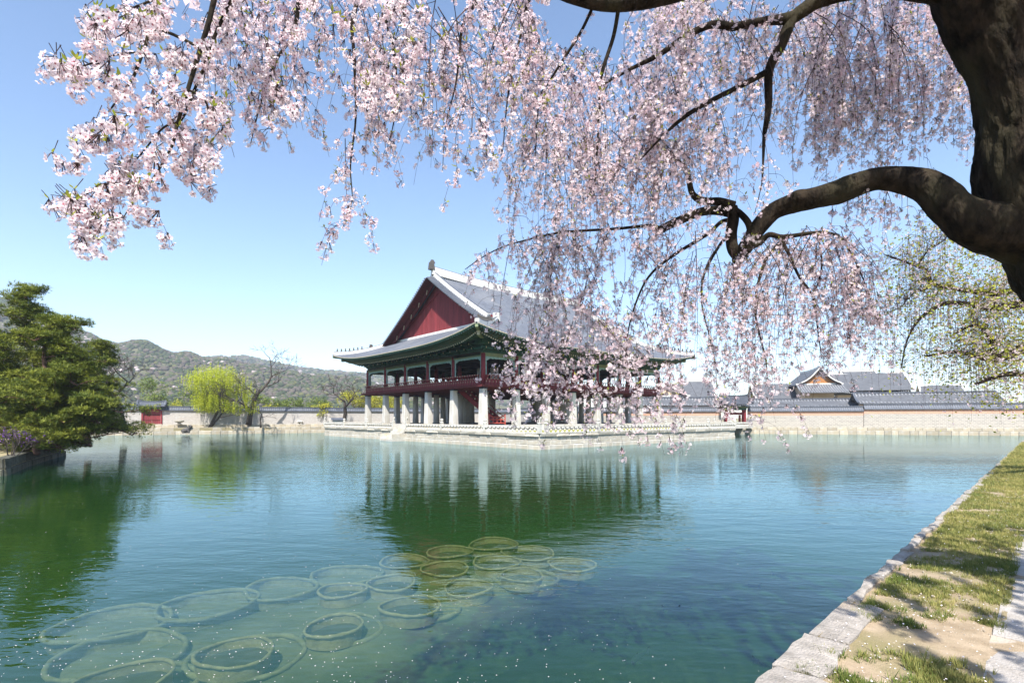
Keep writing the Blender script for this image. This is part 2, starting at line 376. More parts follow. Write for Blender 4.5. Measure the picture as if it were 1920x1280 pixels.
# petals fallen on the bank and adrift on the pond
flat_petal = ([(-.5, -.35, 0), (.45, -.4, .06), (.55, .35, .0), (-.4, .42, .09)], [(0, 1, 2, 3)], [0])
WHITEP = mat('fallen_petal', (.86, .78, .79), rough=.7)
pos = []; 
for _ in range(2600):
    s = -1 + nr.random() ** 1.4 * 26; t = nr.uniform(.05, 2.6); p = bank(s, t); pos.append((p.x, p.y, .03 + nr.uniform(0, .03)))
tag(scatter_mesh('fallen_petals', [flat_petal], [0] * len(pos), pos, rand_rots(nr, len(pos), .5), nr.uniform(.007, .014, len(pos)), [WHITEP]),
    'white cherry petals strewn over the bank', 'petals', kind='stuff')
pos = []; sc = []
while len(pos) < 1000:
    px = nr.uniform(-60, 1500) if nr.random() < .8 else nr.uniform(-60, 900); py = 860 + nr.random() ** .8 * 440
    if nr.random() < max(0, (px - 700) / 900): continue
    p = on_plane(px, py, WATER + .004)
    if mnoise.noise(p * .45) + .5 * mnoise.noise(p * 1.7) < nr.uniform(-.45, .35): continue
    if (p - b0).dot(n_b) > -.15: continue
    pos.append(tuple(p)); sc.append(nr.uniform(.006, .013) * (1 + p.y * .025))
tag(scatter_mesh('floating_petals', [flat_petal], [0] * len(pos), pos, rand_rots(nr, len(pos), .12), sc, [WHITEP]),
    'white cherry petals adrift on the pond', 'petals', kind='stuff')

# water: turbid green body under a rippled mirror
wm = bpy.data.materials.new('pond_water'); wm.use_nodes = True; nt = wm.node_tree; N = nt.nodes; L = nt.links
for x in list(N):
    if x.type != 'OUTPUT_MATERIAL': N.remove(x)
out = [x for x in N if x.type == 'OUTPUT_MATERIAL'][0]
tc = N.new('ShaderNodeTexCoord'); mp = N.new('ShaderNodeMapping'); mp.inputs['Rotation'].default_value = (0, 0, .35); mp.inputs['Scale'].default_value = (.55, 1.25, 1)
L.new(tc.outputs['Object'], mp.inputs[0])
n1 = N.new('ShaderNodeTexNoise'); n1.inputs['Scale'].default_value = 1.5; n1.inputs['Detail'].default_value = 3; n1.inputs['Roughness'].default_value = .55
n2 = N.new('ShaderNodeTexNoise'); n2.inputs['Scale'].default_value = 6.5; n2.inputs['Detail'].default_value = 2
n3 = N.new('ShaderNodeTexNoise'); n3.inputs['Scale'].default_value = .09; n3.inputs['Detail'].default_value = 2
for n_ in (n1, n2, n3): L.new(mp.outputs[0], n_.inputs['Vector'])
mr = N.new('ShaderNodeMapRange'); mr.inputs[1].default_value = .35; mr.inputs[2].default_value = .65; mr.inputs[3].default_value = .45; mr.inputs[4].default_value = 1.15
L.new(n3.outputs['Fac'], mr.inputs[0])
ad = N.new('ShaderNodeMath'); ad.operation = 'MULTIPLY_ADD'; ad.inputs[1].default_value = .20
L.new(n2.outputs['Fac'], ad.inputs[0]); L.new(n1.outputs['Fac'], ad.inputs[2])
mu = N.new('ShaderNodeMath'); mu.operation = 'MULTIPLY'; L.new(ad.outputs[0], mu.inputs[0]); L.new(mr.outputs[0], mu.inputs[1])
bp = N.new('ShaderNodeBump'); bp.inputs['Strength'].default_value = 1.0; bp.inputs['Distance'].default_value = .022
L.new(mu.outputs[0], bp.inputs['Height'])
gl = N.new('ShaderNodeBsdfGlossy'); gl.inputs['Roughness'].default_value = .03; gl.inputs['Color'].default_value = (.72, .90, 1, 1)
L.new(bp.outputs[0], gl.inputs['Normal'])
tr = N.new('ShaderNodeBsdfTransparent'); tr.inputs['Color'].default_value = (.70, .82, .66, 1)
df = N.new('ShaderNodeBsdfDiffuse'); df.inputs['Color'].default_value = (.017, .066, .014, 1)
mb_ = N.new('ShaderNodeMixShader'); mb_.inputs[0].default_value = .42; L.new(tr.outputs[0], mb_.inputs[1]); L.new(df.outputs[0], mb_.inputs[2])
fr = N.new('ShaderNodeFresnel'); fr.inputs['IOR'].default_value = 1.50; L.new(bp.outputs[0], fr.inputs['Normal'])
mx = N.new('ShaderNodeMixShader'); L.new(fr.outputs[0], mx.inputs[0]); L.new(mb_.outputs[0], mx.inputs[1]); L.new(gl.outputs[0], mx.inputs[2])
L.new(mx.outputs[0], out.inputs[0])
m = MB(); m.add([(-230, -40, WATER), (130, -40, WATER), (130, 135, WATER), (-230, 135, WATER)], [(0, 1, 2, 3)])
tag(m.obj('water', wm), kind='structure')

# silt mound under the lotus tubs
SILT = mat('pale_silt', (.36, .33, .24), (.24, .225, .16), 1.4, .95, .4, 8, tint=(.035, .052, .011))  # tint darkens the mound outward, painting in the dimming of deeper water
m = MB(); K = 44; SILT_DIM = []; cx, cyy = on_plane(560, 1120, WATER).x, on_plane(560, 1120, WATER).y
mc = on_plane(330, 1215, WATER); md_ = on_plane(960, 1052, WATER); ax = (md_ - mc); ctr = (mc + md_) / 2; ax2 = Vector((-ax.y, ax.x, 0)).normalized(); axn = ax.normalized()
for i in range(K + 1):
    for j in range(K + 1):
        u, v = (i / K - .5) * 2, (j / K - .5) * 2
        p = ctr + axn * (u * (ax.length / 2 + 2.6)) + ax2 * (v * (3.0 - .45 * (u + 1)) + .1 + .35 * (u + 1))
        r = math.sqrt(u * u + v * v); rn = r + .16 * mnoise.noise(p * .9) + .08 * mnoise.noise(p * 2.6); h = -.36 - 1.2 * max(0, r - .45) ** 1.5 + mnoise.noise(p * 1.1) * .06; SILT_DIM.append(max(0, min(1, (rn - .38) / .48)))
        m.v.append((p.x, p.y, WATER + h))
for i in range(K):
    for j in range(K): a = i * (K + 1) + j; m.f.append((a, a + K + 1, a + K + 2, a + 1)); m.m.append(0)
so = tag(m.obj('silt_bed', SILT, smooth=True), kind='structure'); so.data.attributes.new('tint', 'FLOAT', 'POINT').data.foreach_set('value', SILT_DIM)

# lotus tubs: ring rims just under the surface
TUB = mat('tub_rim', (.70, .56, .39), (.48, .37, .24), 6, .9, .3, 30, rv=.15); SOIL = mat('tub_soil', (.16, .14, .10), (.10, .09, .06), 4, .95)
TUBS = [  # px, py, half width px, depth of rim, label
    (440, 1222, 66, .05, 'crisp round lotus tub with pale rim, nearest the bottom centre-left'),
    (628, 1172, 52, .05, 'crisp round lotus tub right of the nearest one, standing inside a wider ring'),
    (231, 1272, 76, .05, 'round lotus tub cut by the bottom edge at the lower left'),
    (642, 1105, 42, .07, 'small lilac-grey lotus tub below the fourth ring of the outer row'),
    (734, 1091, 46, .08, 'pale lotus tub at the middle of the cluster, half lost in ripples'),
    (769, 1135, 54, .07, 'rippled lotus tub at the lower middle edge of the cluster'),
    (759, 1051, 46, .08, 'dark striped lotus tub left of the olive tubs'),
    (844, 1033, 42, .06, 'olive brown lotus tub at the top of the cluster, second from the far end'),
    (834, 1065, 46, .08, 'olive brown lotus tub just below the topmost pair'),
    (925, 1019, 46, .10, 'farthest olive lotus tub, at the top of the cluster'),
    (990, 1035, 50, .14, 'faint lotus tub right of the farthest one'),
    (931, 1052, 46, .10, 'lotus tub in the centre of the far group'),
    (978, 1077, 41, .08, 'lotus tub with a double ring at the right of the cluster'),
    (1072, 1057, 44, .16, 'faintest lotus tub at the right end of the cluster'),
    (878, 1100, 46, .12, 'blurred lotus tub under the ripples at the lower right')]
RINGM = mat('silty_ring', (.52, .45, .32), (.33, .29, .20), 5, .95, .3, 20)
RINGS = [(209, 1167, 92, .22, 'wide sunken ring at the left end of the outer row'), (390, 1131, 80, .20, 'wide sunken ring second from left in the outer row'),
    (528, 1102, 64, .20, 'wide sunken ring third from left in the outer row'), (650, 1077, 62, .20, 'wide sunken ring fourth from left in the outer row'),
    (225, 1224, 108, .22, 'largest sunken ring at the lower left'), (462, 1230, 98, .26, 'sunken ring round the nearest crisp tub'),
    (642, 1180, 74, .26, 'sunken ring round the second crisp tub'), (258, 1290, 100, .26, 'sunken ring cut by the bottom edge of the view'),
    (986, 1082, 58, .24, 'sunken ring round the double-ringed tub at the right'), (800, 1140, 62, .28, 'sunken ring at the lower middle edge of the cluster')]
def tub(px, py, hw, dep, label, wide):
    dep = dep + .075; p = on_plane(px, py, WATER - dep); r = hw / F * p.y; rg2 = random.Random(int(px * 7 + py))
    t = thing('lotus_tub' if not wide else 'sunken_ring', label, 'planter' if not wide else 'ring', (p.x, p.y, WATER - dep), rg2.uniform(0, 3), 'lotus tubs under the water' if not wide else 'sunken rings of the lotus bed')
    n = 30; tr_ = .024 if not wide else .036; pts = []
    k1, k2 = rg2.uniform(0, 6), rg2.uniform(0, 6)
    for i in range(n + 1):
        a = 2 * math.pi * (i % n) / n; rr = r * (1 + .05 * math.sin(2 * a + k1) + .03 * math.sin(3 * a + k2) + .012 * math.sin(7 * a + k1)); pts.append((rr * math.cos(a), rr * math.sin(a), .012 * math.sin(2 * a + k2)))
    MB().tube(pts, [tr_ * (1 + .35 * math.sin(5 * i + k1) * math.sin(1.7 * i)) if 0 < i < n else tr_ for i in range(n + 1)], 7, cap=False).obj('rim', TUB if not wide else RINGM, t, True)
    mm = MB(); mm.add([(x * .985, y * .985, 0) for x, y, _ in pts[:n]] + [(x * .95, y * .95, -.20) for x, y, _ in pts[:n]], [(i, (i + 1) % n, n + (i + 1) % n, n + i) for i in range(n)])
    mm.obj('tub_wall', TUB if not wide else RINGM, t, True)
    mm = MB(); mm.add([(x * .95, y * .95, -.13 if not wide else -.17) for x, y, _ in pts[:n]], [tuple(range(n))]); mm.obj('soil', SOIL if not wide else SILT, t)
for a in TUBS: tub(*a, False)
for a in RINGS: tub(*a, True)

# carp near the surface
CARP = mat('carp_skin', (.035, .045, .085), (.02, .025, .05), 12, .5)
def carp(px, py, ang, L, label):
    t = thing('carp', label, 'fish', on_plane(px, py, WATER - .05), ang, 'carp swimming near the bank')
    prof = [(-.5, .02, .03), (-.38, .06, .07), (-.2, .085, .105), (0, .09, .12), (.2, .065, .085), (.36, .03, .045), (.44, .012, .03)]
    m = MB(); n = 8
    for i, (x, w, h) in enumerate(prof):
        yb = .05 * math.sin((x + .5) * 4)
        for j in range(n): a = 2 * math.pi * j / n; m.v.append((x * L, (yb + w * math.cos(a)) * L, h * .8 * math.sin(a) * L))
    for i in range(len(prof) - 1):
        for j in range(n): m.f.append((i * n + j, i * n + (j + 1) % n, (i + 1) * n + (j + 1) % n, (i + 1) * n + j)); m.m.append(0)
    m.f += [tuple(range(n))[::-1], tuple((len(prof) - 1) * n + j for j in range(n))]; m.m += [0, 0]
    m.obj('body', CARP, t, True)
    yt = .05 * math.sin(.94 * 4) * L
    MB().add([(.42 * L, yt, .02), (.60 * L, yt - .03 * L, .06), (.55 * L, yt - .02 * L, 0), (.60 * L, yt - .03 * L, -.06), (.42 * L, yt, -.02), (.5 * L, yt + .02, 0)], [(0, 1, 2, 4), (2, 3, 4)]).obj('tail_fin', CARP, t)
    MB().add([(-.15 * L, .02, .07 * L), (.12 * L, .03, .06 * L), (.0, .025, .14 * L)], [(0, 1, 2)]).obj('dorsal_fin', CARP, t)
    for sgn in (-1, 1): MB().add([(-.25 * L, sgn * .07 * L, -.02), (-.15 * L, sgn * .07 * L, -.02), (-.14 * L, sgn * .17 * L, -.04)], [(0, 1, 2)]).obj('side_fin', CARP, t)
carp(1198, 1232, .9, .42, 'dark blue carp below the middle of the pond, away from the bank')
carp(1272, 1140, 3.3, .45, 'dark carp swimming left of the pair of ripples')
carp(1406, 1099, .2, .36, 'carp breaking the surface between two wider ripples')
carp(1465, 1080, 2.2, .32, 'farther small carp right of the rippling one')
carp(1452, 1241, 3.0, .42, 'dark carp touching the granite edge stones')
carp(1730, 962, 2.8, .40, 'far carp close under the grassy bank')

# hills with their woods
def interp(tab, x):
    if x <= tab[0][0]: return tab[0][1]
    for (a, ya), (b, yb) in zip(tab[:-1], tab[1:]):
        if x <= b: return ya + (yb - ya) * (x - a) / (b - a)
    return tab[-1][1]
HILLM = mat('hill_soil', (.12, .115, .06), (.09, .09, .05), .02, 1)
def hill(name, tab, D0, D1, D2, px0, px1, nx=90, ny=14):
    m = MB(); H = {}
    def zz(px, d):
        top_ = (HOR - interp(tab, px)) / F * D1 + EYE
        k = (d - D0) / (D1 - D0) if d <= D1 else 1 - .3 * (d - D1) / (D2 - D1)
        k = max(0, min(1, k)); k = k * k * (3 - 2 * k) if d <= D1 else k
        return top_ * k + mnoise.noise(Vector((px * .02, d * .01, 1))) * 7 * min(1, (d - D0) / 120)
    for i in range(nx + 1):
        px = px0 + (px1 - px0) * i / nx
        for j in range(ny + 1):
            d = D0 + (D2 - D0) * j / ny; m.v.append(((px - 960) / F * d, d, zz(px, d) - (3 if j == 0 else 0)))
    for i in range(nx):
        for j in range(ny): a = i * (ny + 1) + j; m.f.append((a, a + ny + 1, a + ny + 2, a + 1)); m.m.append(0)
    tag(m.obj(name, HILLM, smooth=True), kind='structure'); return zz
RIDGE1 = [(-600, 470), (-200, 520), (0, 566), (30, 577), (150, 630), (193, 644), (246, 645), (297, 657), (351, 664), (373, 674), (412, 678), (500, 694), (600, 708), (700, 722), (850, 745), (1000, 775)]
RIDGE2 = [(150, 700), (380, 676), (417, 671), (450, 670), (493, 677), (548, 688), (581, 696), (636, 699), (720, 708), (800, 718), (1000, 748), (1200, 775)]
z1 = hill('hill', RIDGE1, 330, 820, 1100, -700, 1000)
z2 = hill('far_hill', RIDGE2, 900, 1500, 1900, 100, 1200, 70, 10)
def blob(rg, k=0.28):                                               # a crumpled crown for far woods
    m = MB(); vs = []; fs = []; nu, nv = 6, 3
    for j in range(1, nv):
        for i in range(nu):
            a = 2 * math.pi * (i + .5 * (j % 2)) / nu; t = math.pi * j / nv; r = 1 + rg.uniform(-k, k)
            vs.append((math.sin(t) * math.cos(a) * r, math.sin(t) * math.sin(a) * r, math.cos(t) * r * .8))
    vs += [(0, 0, .85), (0, 0, -.7)]; T = len(vs) - 2
    for j in range(nv - 2):
        for i in range(nu):
            a, b = j * nu + i, j * nu + (i + 1) % nu; c, d = a + nu, b + nu
            fs += [(a, c, d), (a, d, b)]
    for i in range(nu): fs += [(T, i, (i + 1) % nu), (T + 1, (nv - 2) * nu + (i + 1) % nu, (nv - 2) * nu + i)]
    return vs, fs
WOODS = [mat('hill_pine', (.030, .045, .018), tint=(.055, .07, .026), rough=.9), mat('hill_olive', (.065, .075, .026), tint=(.11, .11, .035), rough=.9),
         mat('hill_bare', (.075, .062, .050), tint=(.115, .095, .075), rough=.9), mat('hill_blossom', (.25, .20, .19), tint=(.40, .34, .33), rough=.9)]
bb = []
for mi in range(4):
    for k in range(3): v, f = blob(rg); bb.append((v, f, [mi] * len(f)))
def woods(name, zfun, n, px0, px1, d0, d1, size, label, seed, wts):
    nr = np.random.default_rng(seed); pos = []; pick = []; sc = []; ti = []
    while len(pos) < n:
        px = nr.uniform(px0, px1); d = d0 + (d1 - d0) * nr.random() ** .8; z = zfun(px, d)
        x = (px - 960) / F * d; q = mnoise.noise(Vector((x * .012, d * .012, seed))); w = np.array(wts, float)
        w[3] *= 3.2 if q > .28 else .25; w[0] *= 2.5 if q < -.1 else .8; w /= w.sum(); k = nr.choice(4, p=w)
        pos.append((x, d, z + size * .3)); pick.append(k * 3 + nr.integers(0, 3)); sc.append(size * nr.uniform(.6, 1.25)); ti.append(nr.random())
    tag(scatter_mesh(name, bb, pick, pos, rand_rots(nr, n, .4), sc, WOODS, ti), label, 'woodland', kind='stuff')
woods('hill_woods', z1, 11000, -150, 900, 345, 900, 2.9, 'mixed wood with pale cherry blossom on the near hill', 2, (1.6, .6, 1.3, .13))
woods('far_hill_woods', z2, 2600, 300, 1050, 1000, 1560, 6.0, 'grey green wood on the farther hill', 3, (1.2, .8, 1.3, .12))
# ------------------------------------------------------------------ tiled roofs, palace walls, halls
def tiled_roof(parent, A, B, w, zr, ze, sp=.38, sag=.10, rib=.07, tilem=TILE, ridgem=LIME, rh=.45, rw=.4, ends=.5, lift=0.0, seg=6, sides=(-1, 1), endblocks=True):
    """saddle roof along A->B, tile rows as real ribs, concave slopes, eaves lifting toward the ends"""
    A = Vector((A[0], A[1], 0)); B = Vector((B[0], B[1], 0)); e = (B - A).normalized(); nn = Vector((-e.y, e.x, 0)); Lr = (B - A).length
    n = max(2, int(Lr / sp)); st = Lr / n; m = MB()
    def pt(s, k, sd, up=0.0):
        t = abs(2 * s / Lr - 1); z = zr + (ze - zr) * (k + sag * math.sin(math.pi * k) * 1.0) + lift * t ** 3
        return A + e * s + nn * (sd * w * k) + Vector((0, 0, z + up))
    for sd in sides:
        for i in range(n):
            c = (i + .5) * st; prof = [(-.5, 0), (-.24, 0), (-.16, rib), (.16, rib), (.24, 0), (.5, 0)]; vs = []
            for j in range(seg + 1):
                for f_, u in prof: vs.append(pt(c + f_ * st, j / seg, sd, u))
            q = len(prof); fs = []
            for j in range(seg):
                for a in range(q - 1):
                    f4 = (j * q + a, j * q + a + 1, (j + 1) * q + a + 1, (j + 1) * q + a); fs.append(f4 if sd < 0 else f4[::-1])
            m.add(vs, fs); m.m[-len(fs):] = [1 if (a % 5) in (1, 2, 3) else 0 for a in range(len(fs))]
            m.add([vs[seg * q + a] for a in range(1, 5)], [(0, 1, 2, 3)], 1)  # round tile end
        # underside
        vs = [pt(0, .0, sd, -.12), pt(Lr, .0, sd, -.12), pt(Lr, 1, sd, -.14), pt(0, 1, sd, -.14), pt(Lr, 1, sd, 0), pt(0, 1, sd, 0)]
        m.add(vs, [(0, 1, 2, 3), (3, 2, 4, 5)])
    roof = m.obj('roof', [tilem, TILER2 if tilem is TILE2 else TILER], parent)
    m = MB(); k = 10
    for i in range(k):
        s0, s1 = Lr * i / k, Lr * (i + 1) / k; z0 = zr + lift * abs(2 * s0 / Lr - 1) ** 3; z1_ = zr + lift * abs(2 * s1 / Lr - 1) ** 3
        m.beam(A + e * s0 + Vector((0, 0, z0 + rh / 2 - .05)), A + e * s1 + Vector((0, 0, z1_ + rh / 2 - .05)), rw, rh)
    m.obj('ridge', ridgem, roof)
    if endblocks:
        for s in (0, Lr):
            m = MB()
            for sd in sides:
                for j in range(seg):
                    m.beam(pt(s, j / seg, sd, .12), pt(s, (j + 1) / seg, sd, .12), rw * .9, .24 if rh > .3 else .16)
            m.obj('verge', ridgem, roof)
    return roof

WALLW = mat('white_brick_wall', (.48, .455, .43), (.36, .335, .315), 3, .9, .4, 25, stretch=(1, 1, 2.5), c3=(.42, .38, .35))
BRICKP = mat('pink_brick_band', (.55, .34, .25), (.45, .27, .19), 6, .9)
def brickwall(name, c1, c2, cm):
    """courses of small grey bricks with pale joints, too far away to tell apart singly"""
    m = mat(name, c1); nt = m.node_tree; N = nt.nodes; L = nt.links; b = N['Principled BSDF']
    tc = N.new('ShaderNodeTexCoord'); mp = N.new('ShaderNodeMapping'); mp.inputs['Rotation'].default_value = (math.radians(90), 0, 0)
    L.new(tc.outputs['Object'], mp.inputs[0]); bt = N.new('ShaderNodeTexBrick'); L.new(mp.outputs[0], bt.inputs['Vector'])
    bt.inputs['Color1'].default_value = (*c1, 1); bt.inputs['Color2'].default_value = (*c2, 1); bt.inputs['Mortar'].default_value = (*cm, 1)
    bt.inputs['Scale'].default_value = 1.0; bt.inputs['Mortar Size'].default_value = .035; bt.inputs['Brick Width'].default_value = .62; bt.inputs['Row Height'].default_value = .26
    L.new(bt.outputs['Color'], b.inputs['Base Color']); b.inputs['Roughness'].default_value = .9
    return m
BRICKW = brickwall('pale_brick', (.37, .345, .31), (.28, .262, .24), (.46, .435, .395))

def palace_wall(label, A, B, z0, ztop, zcap, group, pink=True, w=.5):
    A = Vector((*A, 0)); B = Vector((*B, 0)); L_ = (B - A).length; rz = math.atan2(B.y - A.y, B.x - A.x)
    t = thing('palace_wall', label, 'wall', (A.x, A.y, 0), rz, group)
    MB().box(0, L_, -.25, .25, z0, ztop - (.85 if pink else 0)).obj('wall_face', BRICKW if pink else WALLW, t)
    if pink: MB().box(0, L_, -.247, .247, ztop - .85, ztop).obj('brick_band', BRICKP, t)
    tiled_roof(t, (0, 0), (L_, 0), w, zcap, ztop + .02, .36, .05, .06, TILED, TILED, .26, .26, seg=3, endblocks=False)
    m = MB(); k = int(L_ / .36)
    for i in range(k): m.box(i * .36 + .10, i * .36 + .26, -.38, -.25, ztop - .09, ztop + .0)
    tag(m.obj('eave_bricks', TILED, t), kind='stuff')
    # granite footing
    return t
def offset(A, B, d):
    e = (B - A).normalized(); nn = Vector((-e.y, e.x, 0)); return A + nn * d, B + nn * d
# right-hand wall in two heights, standing 5.5 m behind the pond edge
def wall_at(px, back): # point behind the right-hand pond wall seen at column px
    u = (px - 960) / F; e = (RW1 - RW0).normalized(); nn = Vector((-e.y, e.x, 0)); A = RW0 + nn * back
    t = (u * A.y - A.x) / (e.x - u * e.y); q = A + e * t; return (q.x, q.y)
a, b = wall_at(1000, 5.2), wall_at(1352, 5.2)
palace_wall('pale brick wall behind the pavilion, left of the small gate', a, b, 0, 3.05, 3.75, 'palace walls')
a, b = wall_at(1402, 5.2), wall_at(1618, 5.2)
palace_wall('pale brick wall with low tiled coping between gate and step', a, b, 0, 3.05, 3.75, 'palace walls')
a, b = wall_at(1619, 5.1), wall_at(2250, 5.1)
palace_wall('higher pale brick wall with pink band at the right', a, b, 0, 3.35, 4.15, 'palace walls')
# left-hand white wall on its terrace
def lwall_at(px, back):
    u = (px - 960) / F; e = (NC - LW1).normalized(); nn = Vector((-e.y, e.x, 0)); A = LW1 + nn * back
    t = (u * A.y - A.x) / (e.x - u * e.y); q = A + e * t; return (q.x, q.y)
a, b = lwall_at(-60, 6.0), lwall_at(269, 6.0); palace_wall('white plastered wall left of the small red gate', a, b, .4, 3.15, 3.72, 'palace walls', False)
a, b = lwall_at(301, 6.0), (NC.x + 1, NC.y + 4.5); palace_wall('white plastered wall behind willow and bare trees', a, b, .4, 3.15, 3.72, 'palace walls', False)
a, b = (NC.x + 1.2, NC.y + 4.5), wall_at(1000, 5.2); palace_wall('wall glimpsed between the pavilion columns', a, b, 0, 3.1, 3.7, 'palace walls', False)

# pond retaining walls: single granite stones
rg = random.Random(21)
pw = thing('pond_wall', 'low granite retaining wall along the right far edge of the pond', 'wall', (0, 0, 0))
MB().beam((RW0.x - 12, RW0.y + 3.5 , -.9), (SE.x + 20, SE.y - 5.2, -.9), .2, 1.7).obj('backing', MORTAR, pw)
a, b = wall_at(1290, 0), wall_at(2020, 0)
stone_courses(pw, a, b, [(-1.5, -.52, .22), (-.52, .06, .08)], .5, (1.0, 1.9), rng=rg)
pw2 = thing('pond_wall', 'low granite retaining wall along the left far edge of the pond', 'wall', (0, 0, 0))
a, b = lwall_at(40, 0), lwall_at(760, 0)
stone_courses(pw2, a, b, [(-1.5, -.58, .16), (-.58, .04, .06)], .5, (.9, 2.0), rng=rg)
pw3 = thing('terrace_wall', 'second low stone step in front of the white wall', 'wall', (0, 0, 0))
a, b = lwall_at(60, 2.6), lwall_at(700, 2.6)
stone_courses(pw3, a, b, [(-.1, .52, .0)], .4, (.8, 2.2), rng=rg)
a, b = lwall_at(40, 2.7), lwall_at(740, 2.7); c, d = lwall_at(740, 6.0), lwall_at(40, 6.0)
tag(MB().add([(*a, .50), (*b, .50), (*c, .50), (*d, .50)], [(0, 1, 2, 3)]).obj('terrace_ground', EARTH), kind='structure')

# small red gate in the left wall
def small_gate(label, pxc, back, wd, zt, z0, fn):
    g0 = Vector((*fn(pxc, back), 0)); e = ((NC - LW1) if fn is lwall_at else (RW1 - RW0)).normalized()
    t = thing('wall_gate', label, 'gate', (g0.x, g0.y, 0), math.atan2(e.y, e.x)); return t
g = small_gate('small red plank gate with tiled roof in the white wall', 285, 5.9, 0, 0, 0, lwall_at)
MB().box(-1.55, -1.30, -.3, .3, .5, 3.3).obj('post', REDWOOD, g); MB().box(1.30, 1.55, -.3, .3, .5, 3.3).obj('post', REDWOOD, g)
for k in range(2):
    x0 = -1.29 + k * 1.30; dm = MB()
    for i in range(4): dm.box(x0 + i * .32, x0 + i * .32 + .305, -.12, -.04, .62, 3.0)
    door = dm.obj('door', REDPLANK, g)
    MB().box(x0 + .05, x0 + 1.22, -.17, -.12, 1.25, 1.40).obj('crossbar', DARKRED, door); MB().box(x0 + .05, x0 + 1.22, -.17, -.12, 2.2, 2.35).obj('crossbar', DARKRED, door)
MB().box(-1.8, 1.8, -.35, .35, 3.02, 3.30).obj('lintel', REDWOOD, g); MB().box(-1.6, 1.6, -.6, .4, .3, .60).obj('doorstep', GRANITE, g)
MB().box(-1.7, 1.7, -.4, .4, 3.31, 3.60).obj('eave_board', GREENW, g)
tiled_roof(g, (-2.1, 0), (2.1, 0), 1.15, 4.55, 3.70, .30, .1, .06, TILED, TILED, .3, .26, lift=.22, seg=4)

# gate at the head of the bridge
g0 = wall_at(1378, 4.9); e = (RW1 - RW0).normalized()
g = thing('palace_gate', 'red pillared gate with green eaves at the bridge head', 'gate', (g0[0], g0[1], 0), math.atan2(e.y, e.x) + .1)
for x in (-1.65, 1.65):
    for y in (-.7, .7): MB().lathe([(.24, 0.1), (.23, 3.3)], 10, (x, y, 0)).obj('pillar', REDWOOD, g)
MB().box(-1.9, 1.9, -.85, -.55, 3.25, 3.65).obj('beam', GREENW, g); MB().box(-1.45, 1.45, .5, .62, 2.35, 2.8).obj('transom', REDWOOD, g); MB().box(-1.9, 1.9, .55, .85, 3.25, 3.65).obj('beam', GREENW, g)
m = MB()
for i in range(11): m.box(-2.3 + i * .44, -2.14 + i * .44, -1.55, 1.55, 3.86, 4.02)
m.obj('rafters', GREENW, g); MB().box(-2.3, 2.3, -1.0, 1.0, 3.66, 3.85).obj('bracket_board', OCHREW, g)
for i, x in enumerate((-1.2, 1.15)):
    dm = MB().box(x - .06, x + .06, .5, 1.7, .25, 2.3).obj('door_leaf', REDWOOD, g)
rf = tiled_roof(g, (-2.7, 0), (2.7, 0), 2.0, 5.75, 4.08, .33, .12, .07, TILE, TILE, .45, .32, lift=.35, seg=5)
for x in (-2.6, 2.6): MB().box(x - .3, x + .3, -.2, .2, 6.0, 6.75, top=.6).obj('finial', FIGURE, rf)

# halls and corridors of the palace, right
PLASTER = mat('ochre_plaster', (.42, .19, .07), (.34, .15, .055), 3, .9); BEIGE = mat('beige_plaster', (.60, .47, .34), (.52, .40, .28), 3, .9)
def hall(name, label, px0, px1, yr, d0, d1, w, drop, lift=.5, rh=.55, gablem=None, ridgem=LIME, sp=.42, cat='hall'):
    A, B = P(px0, yr, d0), P(px1, yr, d1); c = (A + B) / 2; zr = (A.z + B.z) / 2
    t = thing(name, label, cat, (c.x, c.y, 0), math.atan2(B.y - A.y, B.x - A.x), 'palace halls and corridors'); L_ = (B - A).length
    tiled_roof(t, (-L_ / 2, 0), (L_ / 2, 0), w, zr - .3, zr - drop, sp, .14, .11, TILE2, ridgem, rh, .45, lift=lift, seg=6)
    MB().box(-L_ / 2 + 1, L_ / 2 - 1, -w + 1.6, w - 1.6, 0, zr - drop - .15).obj('wall', BEIGE, t)
    if gablem:
        for s in (-1, 1):
            x = s * (L_ / 2 - .7); k = .86
            MB().add([(x, -w * k, zr - drop - .1 + drop * (1 - k) * .6), (x, w * k, zr - drop - .1 + drop * (1 - k) * .6), (x, 0, zr - .7)], [(0, 1, 2)]).obj('gable', gablem, t)
            m = MB()
            for sd in (-1, 1): m.beam((x + s * .3, 0, zr - .62), (x + s * .3, sd * w * .93, zr - drop - .05), .12, .55)
            m.obj('bargeboard', FIGURE, t)
    return t
hall('corridor', 'long grey tiled corridor roof behind the wall, between gate and step', 1395, 1640, 746, 112, 106, 3.4, 2.0, .1, .3, ridgem=TILED, sp=.6)
hall('corridor', 'near corridor roof with end block above the high wall at right', 1600, 1866, 733.5, 104, 97, 3.2, 2.4, .1, .3, ridgem=TILED, sp=.6)
hall('corridor', 'grey corridor roof seen between pavilion and gate', 1150, 1345, 744, 116, 112, 3.2, 2.0, .1, .3, ridgem=TILED, sp=.6)
hall('great_hall', 'broad hall with white ridge, right of the orange gable', 1553, 1694, 703, 132, 126, 7.5, 5.0, .9, .6, BEIGE)
hall('side_hall', 'hall with steep roof left of the gate, partly behind blossom', 1268, 1335, 716, 132, 130, 6.5, 4.8, .7, .6, BEIGE)
hall('side_hall', 'hall with hipped grey roof just right of the gate', 1408, 1500, 722, 135, 132, 6.5, 4.4, .8, .5, BEIGE)
hall('far_hall', 'distant low roof with white ridge right of the great hall', 1722, 1802, 724.5, 140, 136, 5, 3.6, .8, .5, BEIGE)
hall('far_hall', 'small distant roof peeping over the great hall', 1575, 1640, 696, 170, 168, 7, 5.0, .5, .5, BEIGE)
